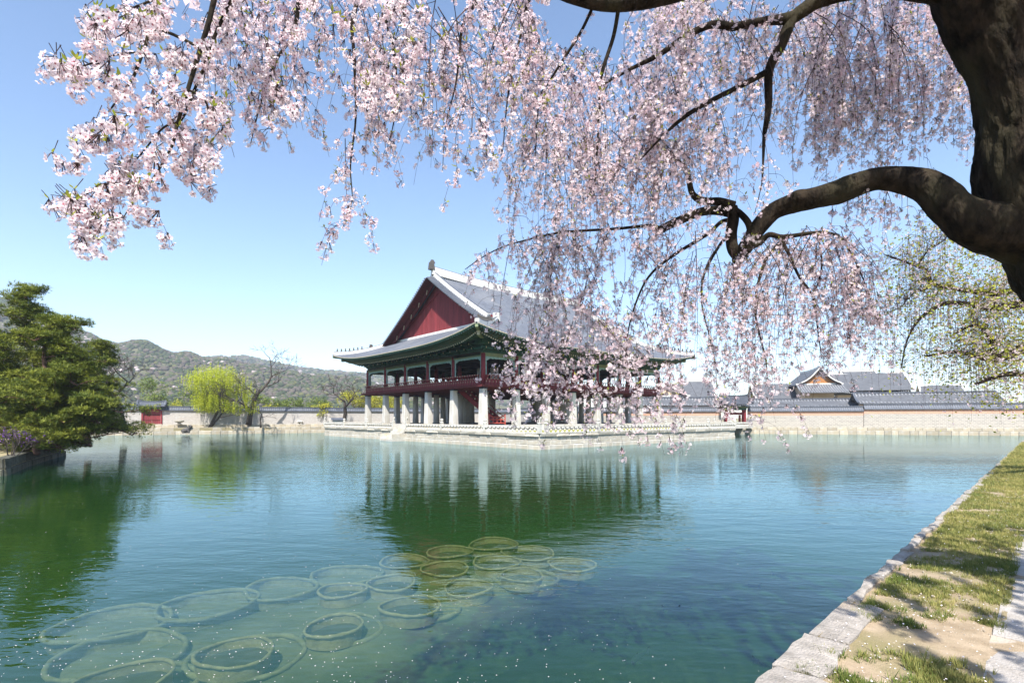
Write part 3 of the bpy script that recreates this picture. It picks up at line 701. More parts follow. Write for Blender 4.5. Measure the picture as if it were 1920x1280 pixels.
def gable_hall(label, pxa, ya, d, half, depth, rise, gm):
    A = P(pxa, ya, d); t = thing('gabled_hall', label, 'hall', (A.x, A.y, 0), math.radians(75), 'palace halls and corridors')
    tiled_roof(t, (0, 0), (depth, 0), half, A.z - .3, A.z - rise, .5, .16, .11, TILE2, LIME, .5, .4, lift=.3, seg=6)
    k = .9; MB().add([(.8, -half * k, A.z - rise), (.8, half * k, A.z - rise), (.8, 0, A.z - .8)], [(0, 1, 2)]).obj('gable', gm, t)
    MB().box(.9, depth - 1, -half + 1.2, half - 1.2, 0, A.z - rise - .1).obj('wall', BEIGE, t)
    m = MB()
    for sd in (-1, 1): m.beam((.25, 0, A.z - .55), (.25, sd * half, A.z - rise - .05), .2, .6)
    m.obj('bargeboard', FIGURE, t)
    tiled_roof(t, (.75, -half * 1.15), (.75, half * 1.15), 4.2, A.z - rise + .15, A.z - rise - 1.9, .5, .1, .11, TILE2, LIME, .3, .3, seg=5, sides=(1,), endblocks=False)
gable_hall('hall with orange plastered gable above the palace wall', 1538, 689, 120, 4.3, 16, 4.0, PLASTER)
gable_hall('hall with beige gable just right of the pavilion', 1249, 717, 124, 4.8, 14, 3.4, BEIGE)

# ------------------------------------------------------------------ the pavilion
TH = math.radians(41.2); LX, LY = 34.4, 28.5; BX, BY = LX / 7, LY / 5; OV = 4.0; XC, YC = LX / 2, LY / 2
TW, TS, TN, TE = -2.2, -11.2, 40.0, 36.2           # terrace edges in the pavilion's own frame
ZT, ZF, ZC = .30, .95, 5.15                        # terrace, floor under the columns, column tops
PAVLOC = (-3.2, 57.25, 0)
ter = thing('stone_terrace', 'pale granite island terrace with carved balustrade under the pavilion', 'terrace', PAVLOC, TH)
MB().box(TW + .3, TE - .3, TS + .3, TN - .3, -2.5, ZT - .03).obj('core', MORTAR, ter)
PAVE = mat('terrace_paving', (.50, .47, .42), (.40, .37, .32), 1.2, .9, .3, 10); LAWN = mat('terrace_lawn', (.24, .26, .05), (.30, .28, .08), 1.5, .95, .5, 20)
MB().box(TW + .25, TE - .25, TS + .25, TN - .25, ZT - .029, ZT).obj('paving', PAVE, ter)
MB().add([(1, TS + 1.2, ZT + .008), (TE - 1, TS + 1.2, ZT + .008), (TE - 1, -2.5, ZT + .008), (1, -2.5, ZT + .008)], [(0, 1, 2, 3)]).obj('lawn', LAWN, ter)
MB().box(-1.3, LX + 1.3, -1.3, LY + 1.3, ZT + .002, ZF - .01).obj('plinth', GRANITE2, ter)
MB().box(-1.2, LX + 1.2, -1.2, LY + 1.2, ZF - .009, ZF).obj('plinth_floor', mat('floor_slabs', (.20, .20, .20), (.15, .15, .15), 2, .8), ter)
rg = random.Random(31)
G0, G1 = 13.2, 16.2                                # landing steps in the west side
cw = [(-1.6, -.78, .10), (-.78, -.36, .04), (-.36, .0, .0)]
for A, B in (((TW, TN), (TW, G1)), ((TW, G0), (TW, TS)), ((TW, TS), (TE, TS)), ((TE, TS), (TE, 6))):
    stone_courses(ter, A, B, cw, .4, (.9, 2.1), meshes=PBLOCKS, rng=rg)
    stone_courses(ter, A, B, [(0, ZT, .16)], .9, (1.8, 2.8), 'coping_stone', PBLOCKS, rg, proud=.01, gap=.012)
for i in range(6): MB().box(TW - .25 - .34 * i, TW + .4 - .34 * i, G0, G1, -1.6, ZT - .02 - .24 * i).obj('landing_step', GRANITE2, ter)
for y in (G0 - .2, G1): MB().box(TW - 2.0, TW + .1, y, y + .2, -1.6, -.3).obj('step_cheek', GRANITE2, ter)
bal = MB().lathe([(.16, 0), (.17, .05), (.09, .12), (.07, .20), (.13, .30), (.21, .40), (.22, .46), (.16, .5)], 8).mesh('baluster', GRANITE2, True)
post = MB().box(-.17, .17, -.17, .17, 0, .86).lathe([(.20, .861), (.24, .92), (.16, .99), (.12, 1.05), (.19, 1.15), (.17, 1.28), (.08, 1.36)], 8)
post = post.mesh('newel_post', GRANITE2)
def guardian(rg):                                  # little crouching stone beast on the corner posts
    m = MB(); m.lathe([(.2, .86), (.24, .93), (.2, 1.0)], 8)
    m.tube([(-.14, 0, 1.02), (-.06, 0, 1.16), (.06, 0, 1.28), (.14, 0, 1.40)], [.13, .16, .14, .12], 7); m.tube([(.10, 0, 1.40), (.20, 0, 1.44), (.29, 0, 1.41)], [.11, .12, .07], 7)
    m.tube([(.10, .08, 1.25), (.14, .09, 1.0)], [.05, .05], 5); m.tube([(.10, -.08, 1.25), (.14, -.09, 1.0)], [.05, .05], 5); m.box(-.17, .17, -.17, .17, 0, .86)
    return m.mesh('guardian_post', GRANITE2)
guard = guardian(rg)
def balustrade(parent, A, B, z, first=None, last=None, name='rail', sp=.62, every=7.4):
    A = Vector((*A, 0)); B = Vector((*B, 0)); e = (B - A).normalized(); L_ = (B - A).length; ang = math.atan2(e.y, e.x)
    r = MB().beam(A + Vector((0, 0, z + .64)), B + Vector((0, 0, z + .64)), .22, .17); r = r.beam(A + Vector((0, 0, z + .03)), B + Vector((0, 0, z + .03)), .3, .10).obj(name, GRANITE2, parent)
    n = max(1, round(L_ / every)); 
    for i in range(n + 1):
        me = (first if i == 0 and first else last if i == n and last else post)
        o = link('newel_post', me, r); o.location = A + e * (L_ * i / n) + Vector((0, 0, z)); o.rotation_euler = (0, 0, ang)
    k = int(L_ / sp)
    for i in range(k):
        s = (i + .5) * L_ / k
        if min(abs(s - L_ * q / n) for q in range(n + 1)) < .24: continue
        o = link('baluster', bal, r); o.location = A + e * s + Vector((0, 0, z + .07)); o.rotation_euler = (0, 0, rg.uniform(0, 3))
balustrade(ter, (TW, TN), (TW, G1 + .2), ZT, guard, guard); balustrade(ter, (TW, G0 - .2), (TW, TS), ZT, guard, guard)
balustrade(ter, (TW + .9, TS), (TE, TS), ZT, post, guard); balustrade(ter, (TE, TS + .9), (TE, -3.4), ZT)
balustrade(ter, (TW + .9, TN), (TE, TN), ZT)
# bridge to the east bank
br = thing('stone_bridge', 'short granite bridge from the terrace to the red gate', 'bridge', PAVLOC, TH)
MB().box(TE + .02, TE + 24.0, -3.2, .2, -.12, .28).obj('deck', GRANITE2, br)
for x in (TE + 7, TE + 14.5, TE + 20.5):
    m = MB().box(x - .35, x + .35, -3.1, -2.4, -2.5, -.44); m.box(x - .35, x + .35, -.6, .1, -2.5, -.44); m.box(x - .45, x + .45, -3.3, .3, -.43, -.13); m.obj('pier', GRANITE, br)
balustrade(br, (TE + .3, -3.0), (TE + 23.6, -3.0), .28); balustrade(br, (TE + .3, 0), (TE + 23.6, 0), .28)

pav = thing('pavilion', 'two storey palace pavilion on stone columns with red gable and grey tiled roof', 'pavilion', PAVLOC, TH)
sqcol = MB().add([(sx * a, sy * b_, z) for z, q in ((0, .43), (ZC - ZF - .16, .325)) for sx, sy, a, b_ in
                  ((-1, -1, q, q * .86), (-1, -1, q * .86, q), (1, -1, q * .86, q), (1, -1, q, q * .86), (1, 1, q, q * .86), (1, 1, q * .86, q), (-1, 1, q * .86, q), (-1, 1, q, q * .86))],
                 [(i, (i + 1) % 8, 8 + (i + 1) % 8, 8 + i) for i in range(8)] + [tuple(range(8, 16))]).mesh('stone_column', COLSTONE)
rdcol = MB().lathe([(.46, 0), (.42, 1.8), (.36, ZC - ZF - .16)], 14).mesh('stone_column', COLSTONE, True)
capm = MB().box(-.36, .36, -.36, .36, 0, .15).mesh('column_cap', INDIGO)
redcol = MB().lathe([(.27, 0), (.27, 1.8), (.25, 3.5)], 12).mesh('red_column', REDWOOD, True)
for i in range(8):
    for j in range(6):
        outer = i in (0, 7) or j in (0, 5)
        c = link('stone_column', sqcol if outer else rdcol, pav); c.location = (i * BX, j * BY, ZF)
        k = link('column_cap', capm, c); k.location = (0, 0, ZC - ZF - .155)
        if outer or (i in (1, 6) or j in (1, 4)):
            u = link('red_column', redcol, pav); u.location = (i * BX, j * BY, 5.46)
MB().box(-.75, LX + .75, -.75, LY + .75, 5.20, 5.45).obj('upper_floor', DARKRED, pav)
m = MB()
for i in range(8): m.box(i * BX - .18, i * BX + .18, -.5, LY + .5, 4.99 + .16, 5.199)
for j in range(int(LY / .95)): m.box(-.6, LX + .6, j * .95, j * .95 + .2, 5.10, 5.198)
m.obj('floor_joists', DARKRED, pav)
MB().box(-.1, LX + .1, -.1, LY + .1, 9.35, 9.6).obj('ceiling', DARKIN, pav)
m = MB()
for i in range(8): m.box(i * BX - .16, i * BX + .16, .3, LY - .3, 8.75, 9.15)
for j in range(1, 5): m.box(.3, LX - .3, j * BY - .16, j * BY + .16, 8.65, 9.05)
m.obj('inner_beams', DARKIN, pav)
# inner screens: folded pale doors
PAPER = mat('paper_door', (.42, .41, .40), (.34, .33, .32), 3, .8)
for (x, y, wx, wy) in ((BX + .7, BY, 1.3, .06), (BX + 2.9, BY, 1.1, .06), (2 * BX + 1.0, BY, 1.3, .06), (4 * BX + 1, BY, 1.4, .06), (BX, BY + .8, .06, 1.1), (3 * BX + 2, 4 * BY, 1.4, .06)):
    MB().box(x, x + wx, y, y + wy, 6.2, 8.1).obj('hung_door', PAPER, pav)
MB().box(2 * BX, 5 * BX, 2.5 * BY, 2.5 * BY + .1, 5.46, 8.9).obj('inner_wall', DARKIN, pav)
# one bay of railing, beam and scalloped valance; local x along the bay from 0 to w
def bay_railing(w):
    m = MB(); m.box(.02, w - .02, -.42, -.36, 5.30, 6.06, 0); m.box(0, w, -.46, -.30, 5.16, 5.32, 2); m.box(0, w, -.45, -.33, 6.02, 6.12, 0)
    m.box(0, w, -.62, -.52, 6.46, 6.54, 0); k = max(6, int(w / .46))
    for i in range(k):
        x = (i + .5) * w / k
        m.box(x - .035, x + .035, -.455, -.42, 5.33, 6.03, 2)                      # batten
        m.add([(x - .04, -.44, 6.12), (x + .04, -.44, 6.12), (x + .07, -.60, 6.44), (x - .07, -.60, 6.44), (x - .04, -.36, 6.12), (x + .04, -.36, 6.12), (x + .07, -.53, 6.44), (x - .07, -.53, 6.44)],
              [(0, 1, 2, 3), (5, 4, 7, 6), (0, 3, 7, 4), (1, 5, 6, 2)], 0)
        m.box(x - .045, x + .045, -.645, -.62, 6.47, 6.545, 1); m.box(x - .03, x + .03, -.475, -.455, 6.05, 6.26, 1)
        m.box(x - .16, x - .12, -.425, -.421, 5.72, 5.92, 1) if i % 1 == 0 else None
    return m.mesh('railing', [REDWOOD, CREAMW, DARKRED])
def bay_beam(w): return MB().box(.0, w, -.16, .16, 8.62, 9.02).mesh('beam', OCHREW)
def bay_valance(w):
    m = MB(); n = 16; z1 = 8.615
    for i in range(n):
        def zb(t):
            q = abs(2 * t - 1); return 8.40 - .14 * (q > .80) - .16 * q ** 6 + .035 * math.sin(t * 44)
        t0, t1 = i / n, (i + 1) / n; x0, x1 = .27 + (w - .54) * t0, .27 + (w - .54) * t1
        m.add([(x0, -.06, zb(t0)), (x1, -.06, zb(t1)), (x1, -.06, z1), (x0, -.06, z1), (x0, .02, zb(t0)), (x1, .02, zb(t1)), (x1, .02, z1), (x0, .02, z1)], [(0, 1, 2, 3), (5, 4, 7, 6), (0, 4, 5, 1)])
    for x in (.27, w - .45): m.box(x, x + .18, -.05, .02, 6.6, 8.3)
    return m.mesh('valance', TEALW)
def bay_brackets(w):
    m = MB(); m.box(0, w, -.10, .10, 9.03, 10.75, 0); k = 4
    m.box(0, w, -.30, -.12, 9.45, 9.62, 1); m.box(0, w, -.62, -.44, 10.0, 10.16, 0); m.box(0, w, -1.05, -.85, 10.38, 10.56, 0)
    for i in range(k):
        x = w * (i + (0 if i else .0)) / k
        big = i == 0
        q = 1.25 if big else .8
        for s_, (y1, z0) in enumerate(((-.55, 9.18), (-.95, 9.62), (-1.3, 10.05))):
            m.add([(x - .09 * q, -.08, z0), (x + .09 * q, -.08, z0), (x + .07, y1, z0 + .32), (x - .07, y1, z0 + .32), (x - .09 * q, -.08, z0 + .36), (x + .09 * q, -.08, z0 + .36), (x + .07, y1, z0 + .46), (x - .07, y1, z0 + .46)],
                  [(0, 1, 2, 3), (7, 6, 5, 4), (0, 3, 7, 4), (1, 5, 6, 2), (3, 2, 6, 7)], 0)
            m.box(x - .05, x + .05, y1 - .03, y1 - .005, z0 + .30, z0 + .47, 2)
            m.box(x - .42 * q, x + .42 * q, y1 * .5 - .07, y1 * .5 + .07, z0 + .40, z0 + .50, 1)
    return m.mesh('brackets', [GREENW, mat('teal_paint', (.05, .16, .13), (.035, .11, .09), 6, .7), CREAMW])
BAY = {w: (bay_railing(w), bay_beam(w), bay_valance(w), bay_brackets(w)) for w in (BX, BY)}
def bay(x, y, ang, w):
    for nm, me in zip(('railing', 'beam', 'valance', 'brackets'), BAY[w]):
        o = link(nm, me, pav); o.location = (x, y, 0); o.rotation_euler = (0, 0, ang)
for i in range(7): bay(i * BX, 0, 0, BX); bay((i + 1) * BX, LY, math.pi, BX)
for j in range(5): bay(0, (j + 1) * BY, -math.pi / 2, BY); bay(LX, j * BY, math.pi / 2, BY)
MB().box(-.9, .35, -.9, .35, 9.9, 10.75).obj('corner_bracket', GREENW, pav)
# red stair from the upper floor and its barrier
A = Vector((3.4, 8.6, 5.2)); B = Vector((5.9, 3.8, ZF))
dv = (B - A); sd = Vector((dv.y, -dv.x, 0)).normalized()
st = MB().beam(A + sd * .8, B + sd * .8, .14, .55); st.beam(A - sd * .8, B - sd * .8, .14, .55)
stair = st.obj('staircase', REDWOOD, pav)
for i in range(14):
    p = A + dv * ((i + .5) / 14); MB().beam(p - sd * .72, p + sd * .72, .32, .06).obj('tread', DARKRED, stair)
m = MB()
for s_ in (-1, 1):
    m.beam(A + sd * .8 * s_ + Vector((0, 0, .9)), B + sd * .8 * s_ + Vector((0, 0, .9)), .08, .08, 0)
    for i in range(9): p = A + dv * ((i + .5) / 9) + sd * .8 * s_; m.beam(p + Vector((0, 0, .2)), p + Vector((0, 0, .9)), .07, .07, 0); m.box(p.x - .06, p.x + .06, p.y - .06, p.y + .06, p.z + .5, p.z + .66, 1)
m.obj('stair_rail', [REDWOOD, CREAMW], stair)
bar = thing('wooden_barrier', 'low red wooden barrier at the foot of the stair, beside the corner column', 'barrier', tuple(Matrix.Translation(PAVLOC) @ Matrix.Rotation(TH, 4, 'Z') @ Vector((2.9, 1.1, ZF))), TH - .55)
BARR = mat('orange_red_paint', (.42, .075, .05), (.34, .06, .04), 5, .6)
for x in (-.95, .95): MB().box(x - .06, x + .06, -.06, .06, 0, 1.25).obj('post', BARR, bar)
for z in (.15, .55): MB().box(-.9, .9, -.03, .03, z, z + .1).obj('rail', BARR, bar)
MB().tube([(-.95, 0, 1.15), (-.5, 0, .92), (0, 0, .86), (.5, 0, .92), (.95, 0, 1.15)], [.06] * 5, 6).obj('top_rail', BARR, bar)
for x in (-.45, 0, .45): MB().box(x - .04, x + .04, -.025, .025, .25, .86).obj('upright', BARR, bar)
# ---- roof
ZR = 20.8
def z_long(x, y):
    yy = y if y <= YC else 2 * YC - y; d = YC - yy; q = max(0, min(1, (1.7 - yy) / 5.7)); t = min(1, abs(x - XC) / (XC + OV))
    return ZR - .698 * d + .006 * d * d + 1.3 * t ** 4 * q
def z_short(x, y):
    xx = x if x <= XC else 2 * XC - x; s_ = max(0, min(1, (3.6 - xx) / 7.6)); t = min(1, abs(y - YC) / (YC + OV))
    return 13.3 - 3.24 * (1.25 * s_ - .25 * s_ * s_) + 1.3 * t ** 3.4 * s_
VX = 2.3
def long_side(north):
    m = MB(); n = int((LX + 2 * OV) / .37); st_ = (LX + 2 * OV) / n; prof = [(-.5, 0), (-.25, 0), (-.15, .10), (.15, .10), (.25, 0), (.5, 0)]; seg = 12; q = 6
    for i in range(n):
        x = -OV + (i + .5) * st_
        if x < VX: s_ = (3.6 - x) / 7.6; yt = 1.7 - 5.7 * s_ + .1
        elif x > LX - VX: s_ = (3.6 - (LX - x)) / 7.6; yt = 1.7 - 5.7 * s_ + .1
        else: yt = YC
        vs = []
        for j in range(seg + 1):
            y = -OV + (yt + OV) * j / seg
            for f_, u in prof:
                xx = x + f_ * st_; yy = y if not north else 2 * YC - y; vs.append((xx, yy, z_long(xx, y) + u))
        fs = []
        for j in range(seg):
            for a in range(q - 1):
                f4 = (j * q + a, j * q + a + 1, (j + 1) * q + a + 1, (j + 1) * q + a); fs.append(f4[::-1] if north else f4)
        m.add(vs, fs, 0); m.m[-len(fs):] = [2 if (a % 5) in (1, 2, 3) else 0 for a in range(len(fs))]; c = vs[1:5]; m.add([(p[0], p[1] + (-.006 if not north else .006), p[2] - .10 if 0 else p[2]) for p in c] + [(vs[1][0], c[0][1], c[0][2] - .09), (vs[4][0], c[3][1], c[3][2] - .09)], [(4, 5, 3, 2, 1, 0)], 1)
    return m
def short_side(east):
    m = MB(); n = int((LY + 2 * OV) / .37); st_ = (LY + 2 * OV) / n; prof = [(-.5, 0), (-.25, 0), (-.15, .10), (.15, .10), (.25, 0), (.5, 0)]; seg = 8; q = 6
    for i in range(n):
        y = -OV + (i + .5) * st_
        ym = y if y <= YC else 2 * YC - y
        s_ = (1.7 - ym) / 5.7; xt = 3.6 if s_ <= 0 else 3.6 - 7.6 * s_ + .1
        vs = []
        for j in range(seg + 1):
            x = -OV + (xt + OV) * j / seg
            for f_, u in prof: yy = y + f_ * st_; vs.append((x if not east else 2 * XC - x, yy, z_short(x, yy) + u))
        fs = []
        for j in range(seg):
            for a in range(q - 1):
                f4 = (j * q + a, j * q + a + 1, (j + 1) * q + a + 1, (j + 1) * q + a); fs.append(f4 if east else f4[::-1])
        m.add(vs, fs, 0); m.m[-len(fs):] = [2 if (a % 5) in (1, 2, 3) else 0 for a in range(len(fs))]; c = vs[1:5]; dx = -.006 if not east else .006
        m.add([(p[0] + dx, p[1], p[2]) for p in c] + [(c[0][0] + dx, c[0][1], c[0][2] - .09), (c[3][0] + dx, c[3][1], c[3][2] - .09)], [(0, 1, 2, 3, 5, 4)], 1)
    return m
TILEEND = mat('tile_end', (.42, .40, .36), (.28, .27, .25), 8, .7)
roof = long_side(False).obj('roof', [TILE, TILEEND, TILER], pav)
for m_ in (long_side(True), short_side(False), short_side(True)): m_.obj('roof_slope', [TILE, TILEEND, TILER], roof)
def ridge_run(pts, w, h, cap=True, n=1):
    m = MB()
    for a, b in zip(pts[:-1], pts[1:]):
        a, b = Vector(a), Vector(b); m.beam(a + Vector((0, 0, h / 2)), b + Vector((0, 0, h / 2)), w, h, 0)
        if cap: m.beam(a + Vector((0, 0, h + .05)), b + Vector((0, 0, h + .05)), w * .62, .12, 1)
    return m.obj('ridge', [LIME, TILED], roof)
ridge_run([(VX + .1 + (LX - 2 * VX - .2) * i / 16, YC, ZR - .15 + .45 * abs(i / 8 - 1) ** 2.5) for i in range(17)], .55, 1.0)
FIGM = MB().lathe([(.13, .5), (.15, .62), (.09, .78), (.12, .88), (.05, 1.02)], 6).mesh('roof_figure', FIGURE)
for sx in (0, 1):
    X = lambda x: x if not sx else LX - x
    for ny in (0, 1):
        Y = lambda y: y if not ny else LY - y
        ridge_run([(X(2.75), Y(YC - .2 - (YC - 2.7) * i / 10), z_long(2.75, YC - .2 - (YC - 2.7) * i / 10)) for i in range(11)], .5, .62)
        hp = []
        for i in range(9):
            s_ = i / 8 * .98; x, y = 3.3 - 7.2 * s_, 1.7 - 5.6 * s_; hp.append((X(x), Y(y), max(z_long(x, y), z_short(x, y)) - .05))
        ridge_run(hp, .46, .48 + .0)
        for i in range(7):                                          # clay figures on the hip
            s_ = .52 + i * .068; k = s_ / .98 * 8; j = int(min(k, 7)); f_ = k - j; p = Vector(hp[j]).lerp(Vector(hp[j + 1]), f_)
            link('roof_figure', FIGM, roof).location = p
        p = Vector(hp[3]); MB().box(p.x - .26, p.x + .26, p.y - .2, p.y + .2, p.z + .5, p.z + 1.0, top=.7).obj('hip_head', FIGURE, roof)
        p = Vector(hp[0]); MB().box(p.x - .3, p.x + .3, p.y - .3, p.y + .3, p.z + .0, p.z + 1.0).obj('ridge_end', LIME, roof)
        m = MB()                                                    # short verge tiles hanging over the gable
        for i in range(36):
            y = YC - .2 - (YC - 2.0) * (i + .5) / 36; z = z_long(2.7, y)
            m.beam((X(1.40), Y(y), z - .16), (X(2.75), Y(y), z + .12), .20, .20)
        tag(m.obj('verge_tiles', TILER, roof), kind='stuff')
        m = MB(); k = 14
        for i in range(k):
            y0, y1 = YC - (YC - 1.5) * i / k, YC - (YC - 1.5) * (i + 1) / k
            m.beam((X(2.75), Y(y0), z_long(2.7, y0) - .52), (X(2.75), Y(y1), z_long(2.7, y1) - .52), .10, .75)
            m.add([(X(1.5), Y(y0), z_long(2.7, y0) - .26), (X(1.5), Y(y1), z_long(2.7, y1) - .26), (X(2.8), Y(y1), z_long(2.7, y1) - .12), (X(2.8), Y(y0), z_long(2.7, y0) - .12)], [(0, 1, 2, 3)])
        m.obj('bargeboard', DARKRED, roof)
        m = MB()
        for i in range(5):
            y = YC - 1.6 - i * 2.1; z = z_long(2.7, y) - .75; m.beam((X(2.6), Y(y), z + .35), (X(2.62), Y(y - .2), z - .25), .06, .10)
        m.obj('gable_irons', CREAMW, roof)
    m = MB(); m.box(X(VX) - .35, X(VX) + .35, YC - .35, YC + .35, ZR + .9, ZR + 1.9, top=.75)
    m.box(X(VX) - .2, X(VX) + .45, YC - .25, YC + .25, ZR + 1.8, ZR + 2.25, top=.5); m.obj('ridge_finial', FIGURE, roof)
    # gable boards
    gx = X(3.55); y = 2.2; dx = .05
    while y < LY - 2.2:
        y1 = min(y + .60, LY - 2.2)
        ya, yb = (y, y1) if y < YC else (y, y1)
        zt = lambda q: z_long(3.0, q) - .35
        o = MB(); x0, x1 = gx - .05, gx + .05
        o.add([(x0, y + .012, 13.1), (x1, y + .012, 13.1), (x1, y1 - .012, 13.1), (x0, y1 - .012, 13.1), (x0, y + .012, zt(y)), (x1, y + .012, zt(y)), (x1, y1 - .012, zt(y1)), (x0, y1 - .012, zt(y1))],
              [(3, 2, 1, 0), (4, 5, 6, 7), (0, 1, 5, 4), (1, 2, 6, 5), (2, 3, 7, 6), (3, 0, 4, 7)])
        o.obj('gable_board', REDPLANK, roof); y += .60
    MB().box(min(gx + .06, gx - .06) + (.0 if sx else .06) - (.06 if sx else 0), max(gx + .06, gx + .12) if not sx else gx - .06 + .0, 2.2, LY - 2.2, 13.0, 13.35).obj('gable_backing', DARKRED, roof) if False else None
    m = MB(); m.add([(gx + (.08 if not sx else -.08), 2.2, 13.0), (gx + (.08 if not sx else -.08), LY - 2.2, 13.0), (gx + (.08 if not sx else -.08), YC, ZR - .6)], [(0, 1, 2)]); m.obj('gable_backing', DARKRED, roof)
    m = MB()
    for ny in (0, 1):
        yb = 2.3 if not ny else LY - 2.3; m.beam((gx - (.12 if not sx else -.12), YC, ZR - 2.0), (gx - (.12 if not sx else -.12), yb, 13.75), .12, .22)
    m.obj('gable_trim', REDWOOD, roof)
    MB().box(min(gx - .35, gx + .35), max(gx - .35, gx + .35), 1.9, LY - 1.9, 13.12, 13.48).obj('gable_sill', LIME, roof)
# eaves: soffit, round rafters, flying rafters, edge board
def eaves():
    r1 = MB(); r2 = MB(); sf = MB()
    def run(L_, zf, tr):
        ed = MB()
        n = int((L_ + 2 * OV - .6) / .40); prev = None
        for i in range(n + 1):
            s_ = -OV + .3 + (L_ + 2 * OV - .6) * i / n; cin = max(0.0, min(L_, s_)); ze = zf(s_)
            fan = abs(s_ - cin) / OV
            pin = Vector((cin, .05, 10.72)); pm = Vector((cin + (s_ - cin) * .74, -OV * .74, ze - .62 - .12 * (1 - fan))); pe = Vector((s_, -OV + .12, ze - .20))
            r1.beam(tr(pin), tr(pm), .17, .17, 0); d_ = (pm - pin).normalized(); r1.beam(tr(pm), tr(pm + d_ * .012), .15, .15, 1)
            ps = pm + Vector((0, .5, .30)); r2.beam(tr(ps), tr(pe), .14, .14, 0); d2 = (pe - ps).normalized(); r2.beam(tr(pe), tr(pe + d2 * .012), .12, .12, 1)
            if prev:
                a, b, c = prev
                sf.add([tr(a + Vector((0, 0, .12))), tr(pin + Vector((0, 0, .12))), tr(pm + Vector((0, 0, .14))), tr(b + Vector((0, 0, .14)))], [(0, 1, 2, 3)], 0)
                sf.add([tr(b + Vector((0, 0, .30))), tr(pm + Vector((0, 0, .30))), tr(pe + Vector((0, 0, .09))), tr(c + Vector((0, 0, .09)))], [(0, 1, 2, 3)], 0)
                sf.add([tr(b + Vector((0, -.05, .13))), tr(pm + Vector((0, -.05, .13))), tr(pm + Vector((0, -.05, .30))), tr(b + Vector((0, -.05, .30)))], [(0, 1, 2, 3)], 0)
                ed.beam(tr(c + Vector((0, -.06, .10))), tr(pe + Vector((0, -.06, .10))), .10, .13, 0); ed.beam(tr(c + Vector((0, -.10, .185))), tr(pe + Vector((0, -.10, .185))), .12, .045, 1)
            prev = (pin, pm, pe)
        ed.obj('eave_edge', [GREENW, CREAMW], roof)
    run(LX, lambda s_: z_long(s_, -OV), lambda p: p); run(LX, lambda s_: z_long(s_, -OV), lambda p: Vector((p.x, LY - p.y, p.z)))
    run(LY, lambda s_: z_short(-OV, s_), lambda p: Vector((p.y, p.x, p.z))); run(LY, lambda s_: z_short(-OV, s_), lambda p: Vector((LX - p.y, p.x, p.z)))
    tag(r1.obj('rafters', [GREENW, CREAMW], roof), kind='stuff'); tag(r2.obj('flying_rafters', [GREENW, TEALW], roof), kind='stuff')
    sf.obj('soffit', mat('soffit_green', (.06, .11, .07), (.10, .085, .04), 3, .8), roof)
    m = MB()
    for (cx_, cy_, sx, sy) in ((0, 0, -1, -1), (0, LY, -1, 1), (LX, 0, 1, -1), (LX, LY, 1, 1)):
        m.beam((cx_, cy_, 10.7), (cx_ + sx * 2.9, cy_ + sy * 2.9, 10.55), .34, .5, 0); m.beam((cx_ + sx * 2.3, cy_ + sy * 2.3, 10.85), (cx_ + sx * 3.9, cy_ + sy * 3.9, 11.10), .30, .42, 0)
        m.beam((cx_ + sx * 2.9, cy_ + sy * 2.9, 10.55), (cx_ + sx * 2.95, cy_ + sy * 2.95, 10.55), .30, .45, 1)
    m.obj('hip_rafters', [OCHREW, CREAMW], roof)
eaves()

